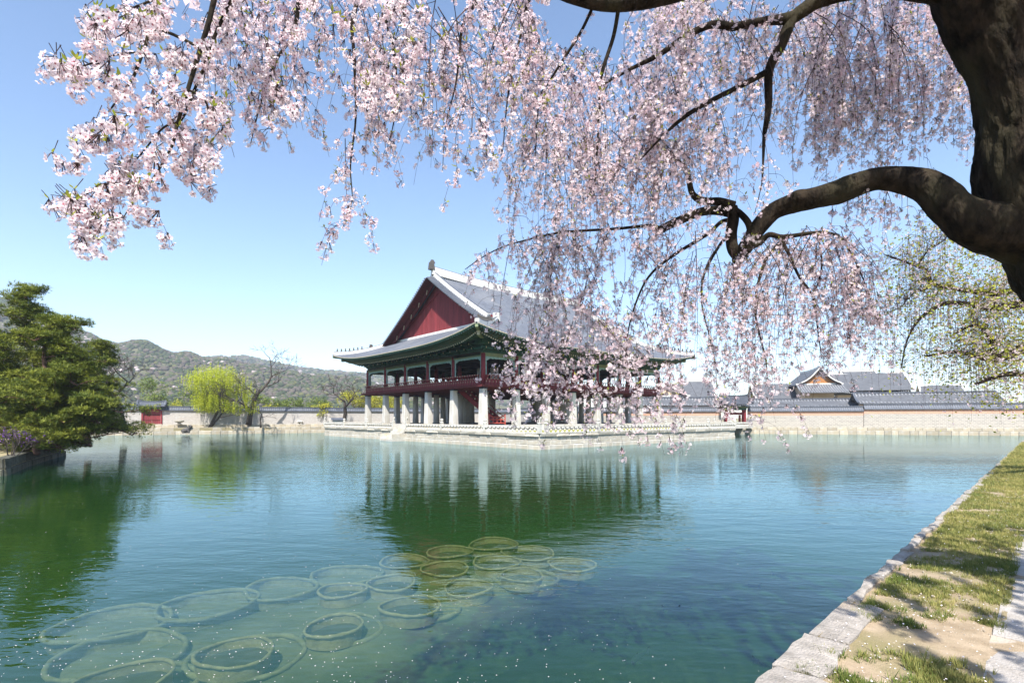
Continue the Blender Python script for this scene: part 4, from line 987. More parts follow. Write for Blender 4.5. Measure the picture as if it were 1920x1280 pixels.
# person in a red coat on the pavilion floor
SKIN = mat('skin', (.55, .36, .27)); COAT = mat('red_coat', (.55, .11, .10), (.45, .08, .08), 6, .8); HAIR = mat('dark_hair', (.03, .022, .02)); TROUS = mat('pale_trousers', (.45, .42, .38)); SHOE = mat('shoe', (.5, .48, .45))
def person():
    Mloc = Matrix.Translation(PAVLOC) @ Matrix.Rotation(TH, 4, 'Z'); w = Mloc @ Vector((22.6, 9.4, ZF))
    t = thing('person', 'person in a long red coat standing among the stone columns', 'person', (w.x, w.y, ZF), math.radians(200))
    J = {'pelvis': (0, 0, .92), 'chest': (0, .02, 1.28), 'neck': (0, .01, 1.46), 'head': (0, -.01, 1.58), 'top': (0, 0, 1.68),
         'sl': (-.17, .01, 1.40), 'el': (-.24, .03, 1.12), 'hl': (-.22, -.06, .88), 'sr': (.17, .01, 1.40), 'er': (.24, .03, 1.12), 'hr': (.21, -.06, .88),
         'pl': (-.09, 0, .88), 'kl': (-.10, -.01, .48), 'al': (-.10, .02, .08), 'tl': (-.11, -.14, .03), 'pr': (.09, 0, .88), 'kr': (.10, -.01, .48), 'ar': (.10, .02, .08), 'tr': (.11, -.14, .03)}
    E_ = [('pelvis', 'chest'), ('chest', 'neck'), ('neck', 'head'), ('head', 'top'), ('chest', 'sl'), ('sl', 'el'), ('el', 'hl'), ('chest', 'sr'), ('sr', 'er'), ('er', 'hr'), ('pelvis', 'pl'), ('pl', 'kl'), ('kl', 'al'), ('al', 'tl'), ('pelvis', 'pr'), ('pr', 'kr'), ('kr', 'ar'), ('ar', 'tr')]
    Rd = {'pelvis': .15, 'chest': .16, 'neck': .06, 'head': .10, 'top': .07, 'sl': .07, 'sr': .07, 'el': .05, 'er': .05, 'hl': .035, 'hr': .035, 'pl': .09, 'pr': .09, 'kl': .06, 'kr': .06, 'al': .045, 'ar': .045, 'tl': .035, 'tr': .035}
    ks = list(J); me = bpy.data.meshes.new('body'); me.from_pydata([J[k] for k in ks], [(ks.index(a), ks.index(b)) for a, b in E_], [])
    o = link('body', me, t); me.materials.append(SKIN); md = o.modifiers.new('skin', 'SKIN'); sv = me.skin_vertices[0].data
    for i, k in enumerate(ks): sv[i].radius = (Rd[k], Rd[k] * .85)
    sv[0].use_root = True; o.modifiers.new('sub', 'SUBSURF').levels = 1
    m = MB(); prof = [(.24, .42), (.23, .7), (.20, 1.0), (.215, 1.28), (.16, 1.42), (.08, 1.47)]; m.lathe(prof, 14)
    for s_ in (-1, 1): m.tube([(s_ * .17, .01, 1.38), (s_ * .245, .03, 1.12), (s_ * .225, -.05, .93)], [.085, .07, .06], 8)
    m.v = [(x, y * .72, z) for x, y, z in m.v]; m.obj('coat', COAT, t, True)
    MB().lathe([(.075, 1.52), (.118, 1.58), (.118, 1.66), (.07, 1.72), (.01, 1.735)], 10, (0, .025, 0)).obj('hair', HAIR, t, True)
    m = MB()
    for s_ in (-1, 1): m.tube([(s_ * .10, 0, .60), (s_ * .10, 0, .30), (s_ * .10, .02, .07)], [.085, .072, .065], 8)
    m.obj('trousers', TROUS, t, True); m = MB()
    for s_ in (-1, 1): m.tube([(s_ * .10, .05, .045), (s_ * .105, -.06, .045), (s_ * .11, -.16, .035)], [.05, .055, .03], 8)
    m.obj('shoes', SHOE, t, True)
person()
# ------------------------------------------------------------------ trees of the far bank and the island
def grow(rng, p, d, length, r, level, segs, tips, kids=3, up=.15, wig=.35, ratio=.68, spread=.75, minr=.012, n=6):
    """recursive limbs: returns (points, radii) runs in segs and twig tips in tips"""
    k = 4; pts = [p.copy()]; rad = [r]; d = d.normalized()
    for i in range(k):
        d = (d + Vector((rng.uniform(-wig, wig), rng.uniform(-wig, wig), rng.uniform(-wig, wig) + up)) * .45).normalized()
        p = p + d * (length / k); pts.append(p.copy()); rad.append(r * (1 - .42 * (i + 1) / k))
    segs.append((pts, rad, level))
    if level == 0: tips.append((p.copy(), d.copy())); return
    for c in range(kids if level > 1 else kids + 1):
        t = rng.uniform(.45, 1.0) if c else 1.0; j = min(k, max(1, round(t * k)))
        a = rng.uniform(0, 6.28); side = d.orthogonal(); side.rotate(Matrix.Rotation(a, 3, d))
        nd = (d * rng.uniform(.5, 1) + side * spread * rng.uniform(.6, 1.2)).normalized()
        grow(rng, pts[j], nd, length * ratio * rng.uniform(.75, 1.15), max(minr, rad[j] * (.62 if c else .82)), level - 1, segs, tips, kids, up, wig, ratio, spread, minr, n)
def limbs_to(parent, segs, base, mats, sides=(8, 6, 5, 4, 3, 3, 3), name='limb'):
    top = max(s[2] for s in segs); big = MB(); small = MB()
    for pts, rad, lv in segs:
        dep = top - lv; q = [p - base for p in pts]
        if dep <= 1: big.tube(q, rad, sides[dep])
        else: small.tube(q, rad, sides[min(dep, 6)], cap=False)
    big.obj('trunk', mats, parent, True)
    if small.v: tag(small.obj('branches', mats, parent, True), kind='stuff')
def tree_base(px, y0, d, zg=None):
    p = P(px, y0, d); p.z = zg if zg is not None else p.z; return p
LEAF = [([(-.5, -.22, 0), (.0, -.30, .06), (.55, 0, 0), (0, .30, .06)], [(0, 1, 2, 3)], [0]), ([(-.5, 0, 0), (.1, -.36, -.05), (.5, .05, .08), (-.05, .34, .02)], [(0, 1, 2, 3)], [0])]
def leaf_crown(parent, base, nr, centers, per, rad, size, material, name='crown', flat=1.0, tb=.5):
    c = np.repeat(np.array([tuple(x - base) for x in centers]), per, 0); n = len(c); g = nr.normal(0, 1, (n, 3)); g /= np.linalg.norm(g, axis=1)[:, None]
    off = g * (nr.random(n) ** .4)[:, None] * rad; off[:, 2] *= flat
    tcl = np.repeat(np.clip(nr.normal(tb, .3, len(centers)), 0, 1), per)
    o = scatter_mesh(name, LEAF, nr.integers(0, 2, n), c + off, rand_rots(nr, n), nr.uniform(.6, 1.3, n) * size, [material], np.clip(tcl + nr.normal(0, .15, n), 0, 1), parent)
    return tag(o, kind='stuff')

# --- pines on the island at the left
isl = [P(-400, 905, 26), P(-90, 905, 26), P(8, 893, 26.2), P(48, 872, 31), P(120, 850, 41), P(60, 838, 52), P(-400, 838, 52)]
m = MB(); n = len(isl); zi = -.35
for z, k in ((-2.4, 1.02), (zi, 1.0)):
    for p in isl: m.v.append((p.x, p.y, z))
m.f = [(i, (i + 1) % n, n + (i + 1) % n, n + i) for i in range(n)] + [tuple(range(n, 2 * n))]; m.m = [0] * len(m.f)
isle = tag(m.obj('island', EARTH), kind='structure')
rg = random.Random(41)
for a, b in zip(isl[:5], isl[1:5]): stone_courses(isle, (a.x, a.y), (b.x, b.y), [(-1.6, -.85, .12), (-.85, -.32, .05)], .5, (.7, 1.5), 'bank_stone', MBLOCKS, rng=rg)
needle = []
for k in range(3):
    vs = []; fs = []; rgn = random.Random(50 + k)
    for q in range(9):
        a = rgn.uniform(0, 6.28); el = rgn.uniform(-.15, 1.25); ln = rgn.uniform(.7, 1.1); dv = Vector((math.cos(a) * math.cos(el), math.sin(a) * math.cos(el), math.sin(el))); sd = dv.cross(Vector((0, 0, 1))); sd = (sd.normalized() if sd.length > .01 else Vector((1, 0, 0))) * .085
        o = len(vs); vs += [tuple(-sd * 1.0), tuple(sd * 1.0), tuple(dv * ln)]; fs.append((o, o + 1, o + 2))
    needle.append((vs, fs, [0] * len(fs)))
def pine(label, px, d, top_y, lean, reach, seed, nb=26, tuft_size=.215, low=.12, zg=-.35, group='pines on the island', dens=1.0, trunk_r=.26, wide=1.0):
    rng = random.Random(seed); nr = np.random.default_rng(seed); base = P(px, 0, d); base.z = zg; topz = EYE + (HOR - top_y) / F * d; H = topz - zg
    t = thing('pine_tree', label, 'tree', tuple(base), 0, group)
    tp = [Vector((0, 0, -.1))]; k = 9
    for i in range(1, k + 1):
        f = i / k; tp.append(Vector((lean[0] * f + .35 * math.sin(f * 7 + seed), lean[1] * f + .35 * math.cos(f * 6 + seed), H * f * .97)))
    tr, ra = smooth_path(tp, [trunk_r * (1 - .82 * i / k) for i in range(k + 1)], 3)
    MB().tube(tr, ra, 9).obj('trunk', PBARK, t, True)
    bm = MB(); pads = []
    for b in range(nb):
        f = low + (1 - low) * (b + rng.random()) / nb; j = min(len(tr) - 1, int(f * (len(tr) - 1))); p0 = tr[j]
        a = rng.uniform(0, 6.28); ln = reach * (1.12 - f) ** .62 * rng.uniform(.55, 1.1) * wide
        if rng.random() < .35: a = rng.uniform(-1.2, .5)
        dirn = Vector((math.cos(a), math.sin(a), 0)); pts = [p0]; q = p0.copy()
        for i in range(5): q = q + dirn * (ln / 5) + Vector((rng.uniform(-.12, .12) * ln / 3, rng.uniform(-.12, .12) * ln / 3, ln / 5 * (.22 - .14 * i + rng.uniform(-.12, .12)) )); pts.append(q.copy())
        r0 = ra[j] * .42 + .015; bm.tube(pts, [r0 * (1 - .15 * i) for i in range(6)], 5)
        for i in range(2, 6):
            for s_ in range(4 if i < 5 else 3):
                w = ln * .30 * rng.uniform(.5, 1.15) + .2; c = pts[i] + Vector((rng.uniform(-w, w), rng.uniform(-w, w), rng.uniform(-.12, .50)))
                bm.tube([pts[i], (pts[i] + c) / 2 + Vector((0, 0, .08)), c], [r0 * .4, r0 * .3, .012], 3, cap=False); pads.append((c, rng.uniform(.30, .72) * (.6 + ln * .14)))
    for i in range(4): pads.append((tr[-1] + Vector((rng.uniform(-.5, .5), rng.uniform(-.5, .5), rng.uniform(-.3, .2))), .5))
    bm.obj('branches', PBARK, t, True)['kind'] = 'stuff'
    C_ = []; Tn = []
    for c, r in pads:
        n_ = int(62 * dens * r * r / .35) + 8; tx, ty = nr.normal(0, .22, 2); a = nr.uniform(0, 6.28, n_); q = np.sqrt(nr.random(n_)) * r; tone = nr.normal(.45, .22)
        for i in range(n_): C_.append((c.x + math.cos(a[i]) * q[i], c.y + math.sin(a[i]) * q[i], c.z + nr.uniform(-.28, .30) * r + tx * math.cos(a[i]) * q[i] + ty * math.sin(a[i]) * q[i] + .25 * r * (1 - (q[i] / r) ** 2))); Tn.append(min(1, max(0, tone + nr.normal(0, .18))))
    o = scatter_mesh('crown', needle, nr.integers(0, 3, len(C_)), C_, rand_rots(nr, len(C_), .55), nr.uniform(.7, 1.25, len(C_)) * tuft_size, [PINE], Tn, t); tag(o, kind='stuff')
pine('tall pine reaching highest over the left edge of the island', 45, 37, 535, (.8, 0), 4.6, 61, 30, dens=.55)
pine('spreading pine in the middle of the island clump', 85, 35, 595, (1.6, -1), 4.7, 62, 30, low=.06, dens=.6)
pine('low pine leaning out over the water with drooping boughs', 50, 33.5, 690, (2.6, -.6), 3.4, 63, 24, low=.0, trunk_r=.2, dens=.6)
pine('pine at the extreme left edge of the view', -50, 34, 560, (.4, -.5), 4.6, 64, 28, low=.05, dens=.55)
pine('dark pine at the right rear of the island clump', 165, 44, 640, (.4, .3), 3.0, 65, 24, low=.1, dens=.6)
# low bough over the water
pine('crooked pine stretching a long bough just above the water', 70, 31.5, 748, (3.0, .6), 2.4, 66, 18, low=.05, trunk_r=.17, dens=.6)
# azalea
p = P(22, 850, 28.5); p.z = -.35; t = thing('azalea_bush', 'purple flowering azalea at the tip of the island', 'bush', tuple(p)); rng = random.Random(5); nr = np.random.default_rng(5)
sg = []; tp = []
for i in range(7): grow(rng, p + Vector((rng.uniform(-.5, .5), rng.uniform(-.4, .4), 0)), Vector((rng.uniform(-.5, .5), rng.uniform(-.5, .5), 1)), .8, .03, 2, sg, tp, 3)
mm = MB(); [mm.tube([q - p for q in a], b, 4) for a, b, c in sg]; mm.obj('stems', GBARK, t)
leaf_crown(t, p, nr, [a for a, b in tp][::2], 9, .16, .075, AZALEA, 'blossom')

# --- bare trees
def bare(label, px, d, zg, H, seed, lean=(0, 0), kids=3, levels=5, r=.28, group='bare trees by the far wall', spread=.8, up=.18, mats=GBARK):
    rng = random.Random(seed); p = P(px, 0, d); p.z = zg; sg = []; tp = []
    t = thing('bare_tree', label, 'tree', tuple(p), 0, group)
    grow(rng, p - Vector((0, 0, .1)), Vector((lean[0], lean[1], 1)), H * .36, r, levels, sg, tp, kids, up, .42, .72, spread, .030)
    limbs_to(t, sg, p, mats); return t, tp, p
bare('large bare tree with crooked crown right of the willow', 466, 97.5, .5, 16.5, 77, (.10, 0), 3, 5, .55)
bare('slender bare sapling leaning by the wall, right of the large bare tree', 489, 96, .0, 7.0, 72, (.12, 0), 2, 4, .16)
bare('bare tree standing left of the pavilion behind the balustrade', 645, 104, .5, 13.0, 78, (.05, 0), 3, 5, .44, spread=.95)
bare('bare crooked tree rising behind the island pines', 232, 70, 0, 14.0, 79, (.05, 0), 3, 5, .42, spread=.9)
# --- willow
def willow():
    rng = random.Random(81); nr = np.random.default_rng(81); p = P(393, 0, 95); p.z = 0; t = thing('willow_tree', 'bright yellow green willow with leaning forked trunk on the far bank', 'tree', tuple(p)); sg = []; tp = []
    for ln, r in (((.55, 0, 1), .30), ((.95, .1, 1), .20)): grow(rng, p - Vector((0, 0, .1)), Vector(ln), 4.6, r, 3, sg, tp, 4, .22, .35, .72, .95)
    limbs_to(t, sg, p, GBARK); tips = [a for a, b in tp] + [q for a, b, c in sg if c <= 1 for q in a[1:]]
    C_ = []; rots = []; ti = []; tw = MB(); ctr = p + Vector((1.0, 0, 8.9)); starts = []
    for a in tips: starts += [a] * 3
    for i in range(900):                                            # crown shell
        u = nr.normal(0, 1, 3); u /= np.linalg.norm(u); u[2] = abs(u[2]) * .9 - .15; starts.append(ctr + Vector((u[0] * 5.9, u[1] * 4.8, u[2] * 4.1)) * (1 if nr.random() < .5 else nr.uniform(.5, 1)) if False else ctr + Vector((u[0] * nr.uniform(5.0, 6.6), u[1] * 4.8, u[2] * nr.uniform(3.2, 4.6))) * nr.uniform(.5, 1.0))
    for a in starts:
        ln = nr.uniform(1.0, 3.2); k = int(ln / .17); tone = nr.normal(.45, .25); dx, dy = nr.normal(0, .10, 2)
        for i in range(k):
            f = i / k; q = a + Vector((dx * ln * f + nr.normal(0, .05), dy * ln * f + nr.normal(0, .05), .25 * math.sin(f * 3) - ln * f))
            if q.z < 2.3 + nr.uniform(-.4, .8): break
            C_.append(tuple(q - p)); ti.append(min(1, max(0, tone + nr.normal(0, .1))))
    n = len(C_); o = scatter_mesh('crown', LEAF, nr.integers(0, 2, n), C_, rand_rots(nr, n), nr.uniform(.13, .24, n), [WILLOW], ti, t); tag(o, kind='stuff')
willow()
# --- leafy and evergreen trees behind the left wall
def leafy(label, px, d, H, W, seed, material, size=.42, per=26, group='trees behind the white wall', levels=3, mats=GBARK, flat=.8):
    rng = random.Random(seed); nr = np.random.default_rng(seed); p = P(px, 0, d); p.z = 0; sg = []; tp = []
    t = thing('leafy_tree' if material is not SHRUB else 'flowering_shrub', label, 'tree' if material is not SHRUB else 'shrub', tuple(p), 0, group)
    grow(rng, p - Vector((0, 0, .1)), Vector((0, 0, 1)), H * .42, max(.06, H * .02), levels, sg, tp, 4, .12, .4, .66, 1.0 * W)
    limbs_to(t, sg, p, mats); leaf_crown(t, p, nr, [a for a, b in tp] + [q[-1] for q, b, c in sg if c == 1], per, H * .11, size, material, flat=flat)
leafy('dark green pine-like tree above the wall, just right of the island pines', 312, 128, 13, 1, 91, GREENL)
leafy('olive tree between the island and the willow', 362, 140, 12, 1.1, 92, GREENL)
leafy('green round tree behind the wall, right of the large bare tree', 552, 125, 9.5, 1.2, 93, GREENL)
leafy('lower green tree left of the slender bare tree crown', 512, 130, 10, 1.1, 94, GREENL)
leafy('dull green tree at the left end of the pavilion', 600, 150, 9.0, 1.2, 95, GREENL)
leafy('yellow green tree seen left of the first pavilion column', 668, 135, 10.5, 1.1, 96, SHRUB)
leafy('yellow green tree seen between the first pavilion columns', 716, 140, 10, 1.2, 97, SHRUB)
leafy('yellow green tree seen through the pavilion middle', 745, 150, 11, 1.2, 98, SHRUB)
for i, (px, h, lb) in enumerate(((322, 5.2, 'yellow forsythia right of the small red gate'), (345, 5.4, 'yellow forsythia left of the willow crown'), (438, 5.6, 'yellow forsythia between willow and large bare tree'),
                                 (520, 5.2, 'yellow forsythia right of the large bare tree'), (258, 5.4, 'yellow forsythia left of the small red gate'), (580, 5.0, 'pale shrub below the green tree by the pavilion'), (615, 5.4, 'pale shrub left of the bare tree at the balustrade'))):
    leafy(lb, px, 108 + (i % 3) * 4, h + .6, 1.2, 110 + i, SHRUB, .34, 16, 'yellow shrubs over the white wall', 3)
# flat-topped tree far right
leafy('distant flat-topped tree above the palace roofs at right', 1815, 150, 14.5, 1.6, 99, GREENL, .4, 10, 'trees behind the palace roofs', 3, flat=.4)
leafy('pale tree behind the roofs left of the small gate', 1352, 160, 13.5, 1.2, 100, GREENL, .36, 8, 'trees behind the palace roofs', 3)
# --- small garden things on the far bank
p = on_plane(355, 814, WATER); t = thing('stone_beast', 'small dark stone beast at the water edge left of the willow', 'statue', (p.x, p.y - 1.0, WATER - .3), .5)
MB().box(-.9, .9, -.6, .6, 0, .55, top=.85).obj('base', GRANITE, t)
m = MB(); m.tube([(-.6, 0, .75), (-.2, 0, 1.0), (.25, 0, 1.15), (.5, 0, 1.5)], [.35, .45, .4, .3], 9); m.tube([(.42, 0, 1.6), (.75, 0, 1.68), (.98, 0, 1.58)], [.3, .34, .2], 9)
for y in (-.25, .25): m.tube([(.35, y, 1.1), (.45, y, .5)], [.15, .13], 6); m.tube([(-.45, y, .8), (-.35, y, .5)], [.2, .16], 6); m.tube([(.5, y, 1.8), (.46, y * 1.2, 2.05)], [.09, .03], 5)
m.obj('body', FIGURE, t, True)
def basin(px, py, d, label, z):
    p = P(px, 0, d); t = thing('stone_basin', label, 'basin', (p.x, p.y, z)); MB().lathe([(.45, 0), (.5, .1), (.25, .2), (.25, .35), (.75, .55), (.8, .8), (.68, .8), (.6, .62)], 12).obj('bowl', GRANITE, t, True); return t
basin(336, 790, 92, 'carved stone basin in front of the white wall', .5)
def lantern(px, d, label, z):
    p = P(px, 0, d); t = thing('stone_lantern', label, 'lantern', (p.x, p.y, z)); MB().box(-.5, .5, -.5, .5, 0, .25).obj('base', GRANITE2, t); MB().box(-.38, .38, -.38, .38, .25, .95).obj('light_box', GRANITE2, t)
    MB().box(-.16, .16, -.385, -.381, .4, .8).obj('opening', FIGURE, t); MB().box(-.6, .6, -.6, .6, .95, 1.25, top=.5).obj('cap', GRANITE2, t)
lantern(563, 104, 'white stone lantern on the grass between bare tree and terrace', 0)
p = P(633, 0, 92); t = thing('duck_house', 'tiny white hut with grey roof behind the left end of the balustrade', 'hut', (p.x, p.y, -.4), .3)
wbx = MB().box(-.85, .85, -.6, .6, 0, 1.75).obj('wall', LIME, t)
for x in (-.1, .42): MB().box(x - .17, x + .17, -.607, -.601, .75, 1.4).obj('window', FIGURE, t)
MB().add([(-1.3, -.95, 1.76), (1.1, -.95, 1.76), (1.1, .95, 1.76), (-1.3, .95, 1.76), (-1.1, 0, 2.15), (.9, 0, 2.15)], [(3, 2, 1, 0), (0, 1, 5, 4), (2, 3, 4, 5), (1, 2, 5), (3, 0, 4)]).obj('roof', TILED, t)
# ------------------------------------------------------------------ the weeping cherry over the bank
def flower(eye=True, cup=.30, tri=False):
    vs = []; fs = []; ms = []
    if tri:
        for k in range(5):
            a = 2 * math.pi * k / 5; c, s = math.cos(a), math.sin(a)
            for x, y, z in ((.03, 0, 0), (.92, -.44, cup), (.92, .44, cup)): vs.append((x * c - y * s, x * s + y * c, z))
            fs.append((3 * k, 3 * k + 1, 3 * k + 2)); ms.append(0)
        return np.array(vs), fs, ms
    for k in range(5):
        a = 2 * math.pi * k / 5; c, s = math.cos(a), math.sin(a)
        for x, y, z in ((.10, 0, 0), (.62, -.40, cup * .55), (1.0, 0, cup), (.62, .40, cup * .55)):
            vs.append((x * c - y * s, x * s + y * c, z))
        fs.append((4 * k, 4 * k + 1, 4 * k + 2, 4 * k + 3)); ms.append(0)
    if eye:
        o = len(vs); vs += [(.24 * math.cos(2 * math.pi * (k + .5) / 5), .24 * math.sin(2 * math.pi * (k + .5) / 5), .10) for k in range(5)]; fs.append(tuple(range(o, o + 5))); ms.append(1)
    return np.array(vs), fs, ms
def cluster(rng, nf, fr, R_, eye, leaves, pedicel=True, tri=False):
    """an umbel of flowers facing out and down from one bud, with stalks and perhaps young leaves"""
    fv, ff, fm = flower(eye, rng.uniform(.2, .5), tri); V = []; Fc = []; Mi = []
    for k in range(nf):
        z = rng.uniform(-1, .75); a = rng.uniform(0, 6.28); q = math.sqrt(1 - z * z); n = Vector((q * math.cos(a), q * math.sin(a), z)); c = n * R_ * rng.uniform(.55, 1.1) + Vector((0, 0, -R_ * .5))
        face = (n + Vector((rng.uniform(-.5, .5), rng.uniform(-.5, .5), rng.uniform(-.6, .2)))).normalized(); u = face.orthogonal().normalized(); u.rotate(Matrix.Rotation(rng.uniform(0, 6.28), 3, face)); w = face.cross(u); s = fr * rng.uniform(.8, 1.15)
        M3 = np.array([[u.x, w.x, face.x], [u.y, w.y, face.y], [u.z, w.z, face.z]]); o = len(V)
        V += [tuple(x) for x in (fv @ M3.T) * s + np.array(c)]; Fc += [tuple(i + o for i in f) for f in ff]; Mi += fm
        if pedicel:
            o = len(V); t = Vector((.0012, .0006, 0)); b0_ = Vector((0, 0, R_ * .45)); V += [tuple(b0_ - t), tuple(b0_ + t), tuple(c + t), tuple(c - t)]; Fc.append((o, o + 1, o + 2, o + 3)); Mi.append(2)
    for k in range(leaves):
        a = rng.uniform(0, 6.28); d = Vector((math.cos(a), math.sin(a), rng.uniform(.2, 1.2))).normalized(); sd = d.cross(Vector((0, 0, 1))).normalized() * .0065; ln = rng.uniform(.025, .045); o = len(V); b0_ = Vector((0, 0, R_ * .4))
        V += [tuple(b0_), tuple(b0_ + d * ln * .5 + sd), tuple(b0_ + d * ln), tuple(b0_ + d * ln * .5 - sd)]; Fc.append((o, o + 1, o + 2, o + 3)); Mi.append(3)
    return V, Fc, Mi
rng = random.Random(91); nr = np.random.default_rng(91)
NEARC = [cluster(rng, rng.randint(10, 15), .0165, .040, True, (0, 3, 0, 0, 4, 0, 2, 0, 0, 3)[k]) for k in range(10)]
FARC = [cluster(rng, rng.randint(6, 9), .0135, .032, k % 2 == 0, (0, 0, 2, 0, 0, 3, 0, 0)[k]) for k in range(8)]
TINYC = [cluster(rng, rng.randint(4, 9), .0135, .031, False, (0, 2, 0, 0, 2, 0)[k], True, True) for k in range(6)]
ROUGHC = [cluster(rng, 3, .034, .03, False, 0, False, True) for k in range(3)]
BM = [PETAL, CALYX, TWIG, NEWLEAF]
cherry = thing('weeping_cherry', 'weeping cherry in full pale pink blossom leaning over the pond from the right', 'tree', (5.6, 4.4, 0))
CB = Vector((5.6, 4.4, 0))
def bark_tube(pts, rad, sides, sub, amp, ridge, seed, bulges=()):
    """trunk or heavy limb: lumpy, with bark ridges running along it"""
    pt, ra = smooth_path(pts, rad, sub); m = MB(); k = len(pt); prev = None; L_ = 0
    for i in range(k):
        t = (pt[min(i + 1, k - 1)] - pt[max(i - 1, 0)]).normalized()
        if prev is None: a = t.orthogonal().normalized()
        else: a = (prev - t * prev.dot(t)).normalized()
        prev = a; b = t.cross(a); L_ += (pt[i] - pt[i - 1]).length if i else 0
        for j in range(sides):
            g = 2 * math.pi * j / sides; n_ = a * math.cos(g) + b * math.sin(g); q = pt[i] + n_ * ra[i]
            lum = mnoise.noise(q * 2.3 + Vector((seed, 0, 0))) * amp
            v = Vector((math.cos(g) * 6.5, math.sin(g) * 6.5, L_ * 3.4 + seed)); rd = abs(mnoise.noise(v)) * ridge * 1.6 + abs(mnoise.noise(v * 2.3)) * ridge * 1.2 + abs(mnoise.noise(v * 5.1)) * ridge * .5
            rr = ra[i] * (1 + lum - rd)
            for bp_, br_, ba in bulges: dd = (q - bp_).length; rr += ba * math.exp(-(dd / br_) ** 2)
            m.v.append(tuple(pt[i] + n_ * rr - CB))
    for i in range(k - 1):
        for j in range(sides): m.f.append((i * sides + j, i * sides + (j + 1) % sides, (i + 1) * sides + (j + 1) % sides, (i + 1) * sides + j)); m.m.append(0)
    m.f.append(tuple((k - 1) * sides + j for j in range(sides))); m.m.append(0)
    return m
TR = [((2350, 1180), 4.45, .60), ((2290, 930), 4.42, .52), ((2195, 725), 4.38, .47), ((2094, 590), 4.34, .45), ((2018, 490), 4.3, .43), ((1976, 400), 4.3, .43), ((1950, 310), 4.3, .435), ((1938, 220), 4.3, .365),
      ((1892, 110), 4.3, .31), ((1842, 20), 4.3, .31), ((1800, -90), 4.25, .29), ((1740, -240), 4.1, .24), ((1690, -420), 3.9, .18), ((1600, -620), 3.7, .10)]
tpts = [P(x, y, d) for (x, y), d, r in TR]; tpts[0].z = -.15
bark_tube(tpts, [r for _, _, r in TR], 84, 12, .11, .075, 3, [(P(1818, 312, 4.15), .17, .15), (P(1838, 432, 4.25), .25, .10)]).obj('trunk', BARK, cherry, True)
def limb(pp, sides=16, sub=6, amp=.13, ridge=.05, seed=1, name='limb', bulges=()):
    return bark_tube([P(x, y, d) for x, y, d, r in pp], [r for *_, r in pp], sides, sub, amp, ridge, seed, bulges).obj(name, BARK, cherry, True)
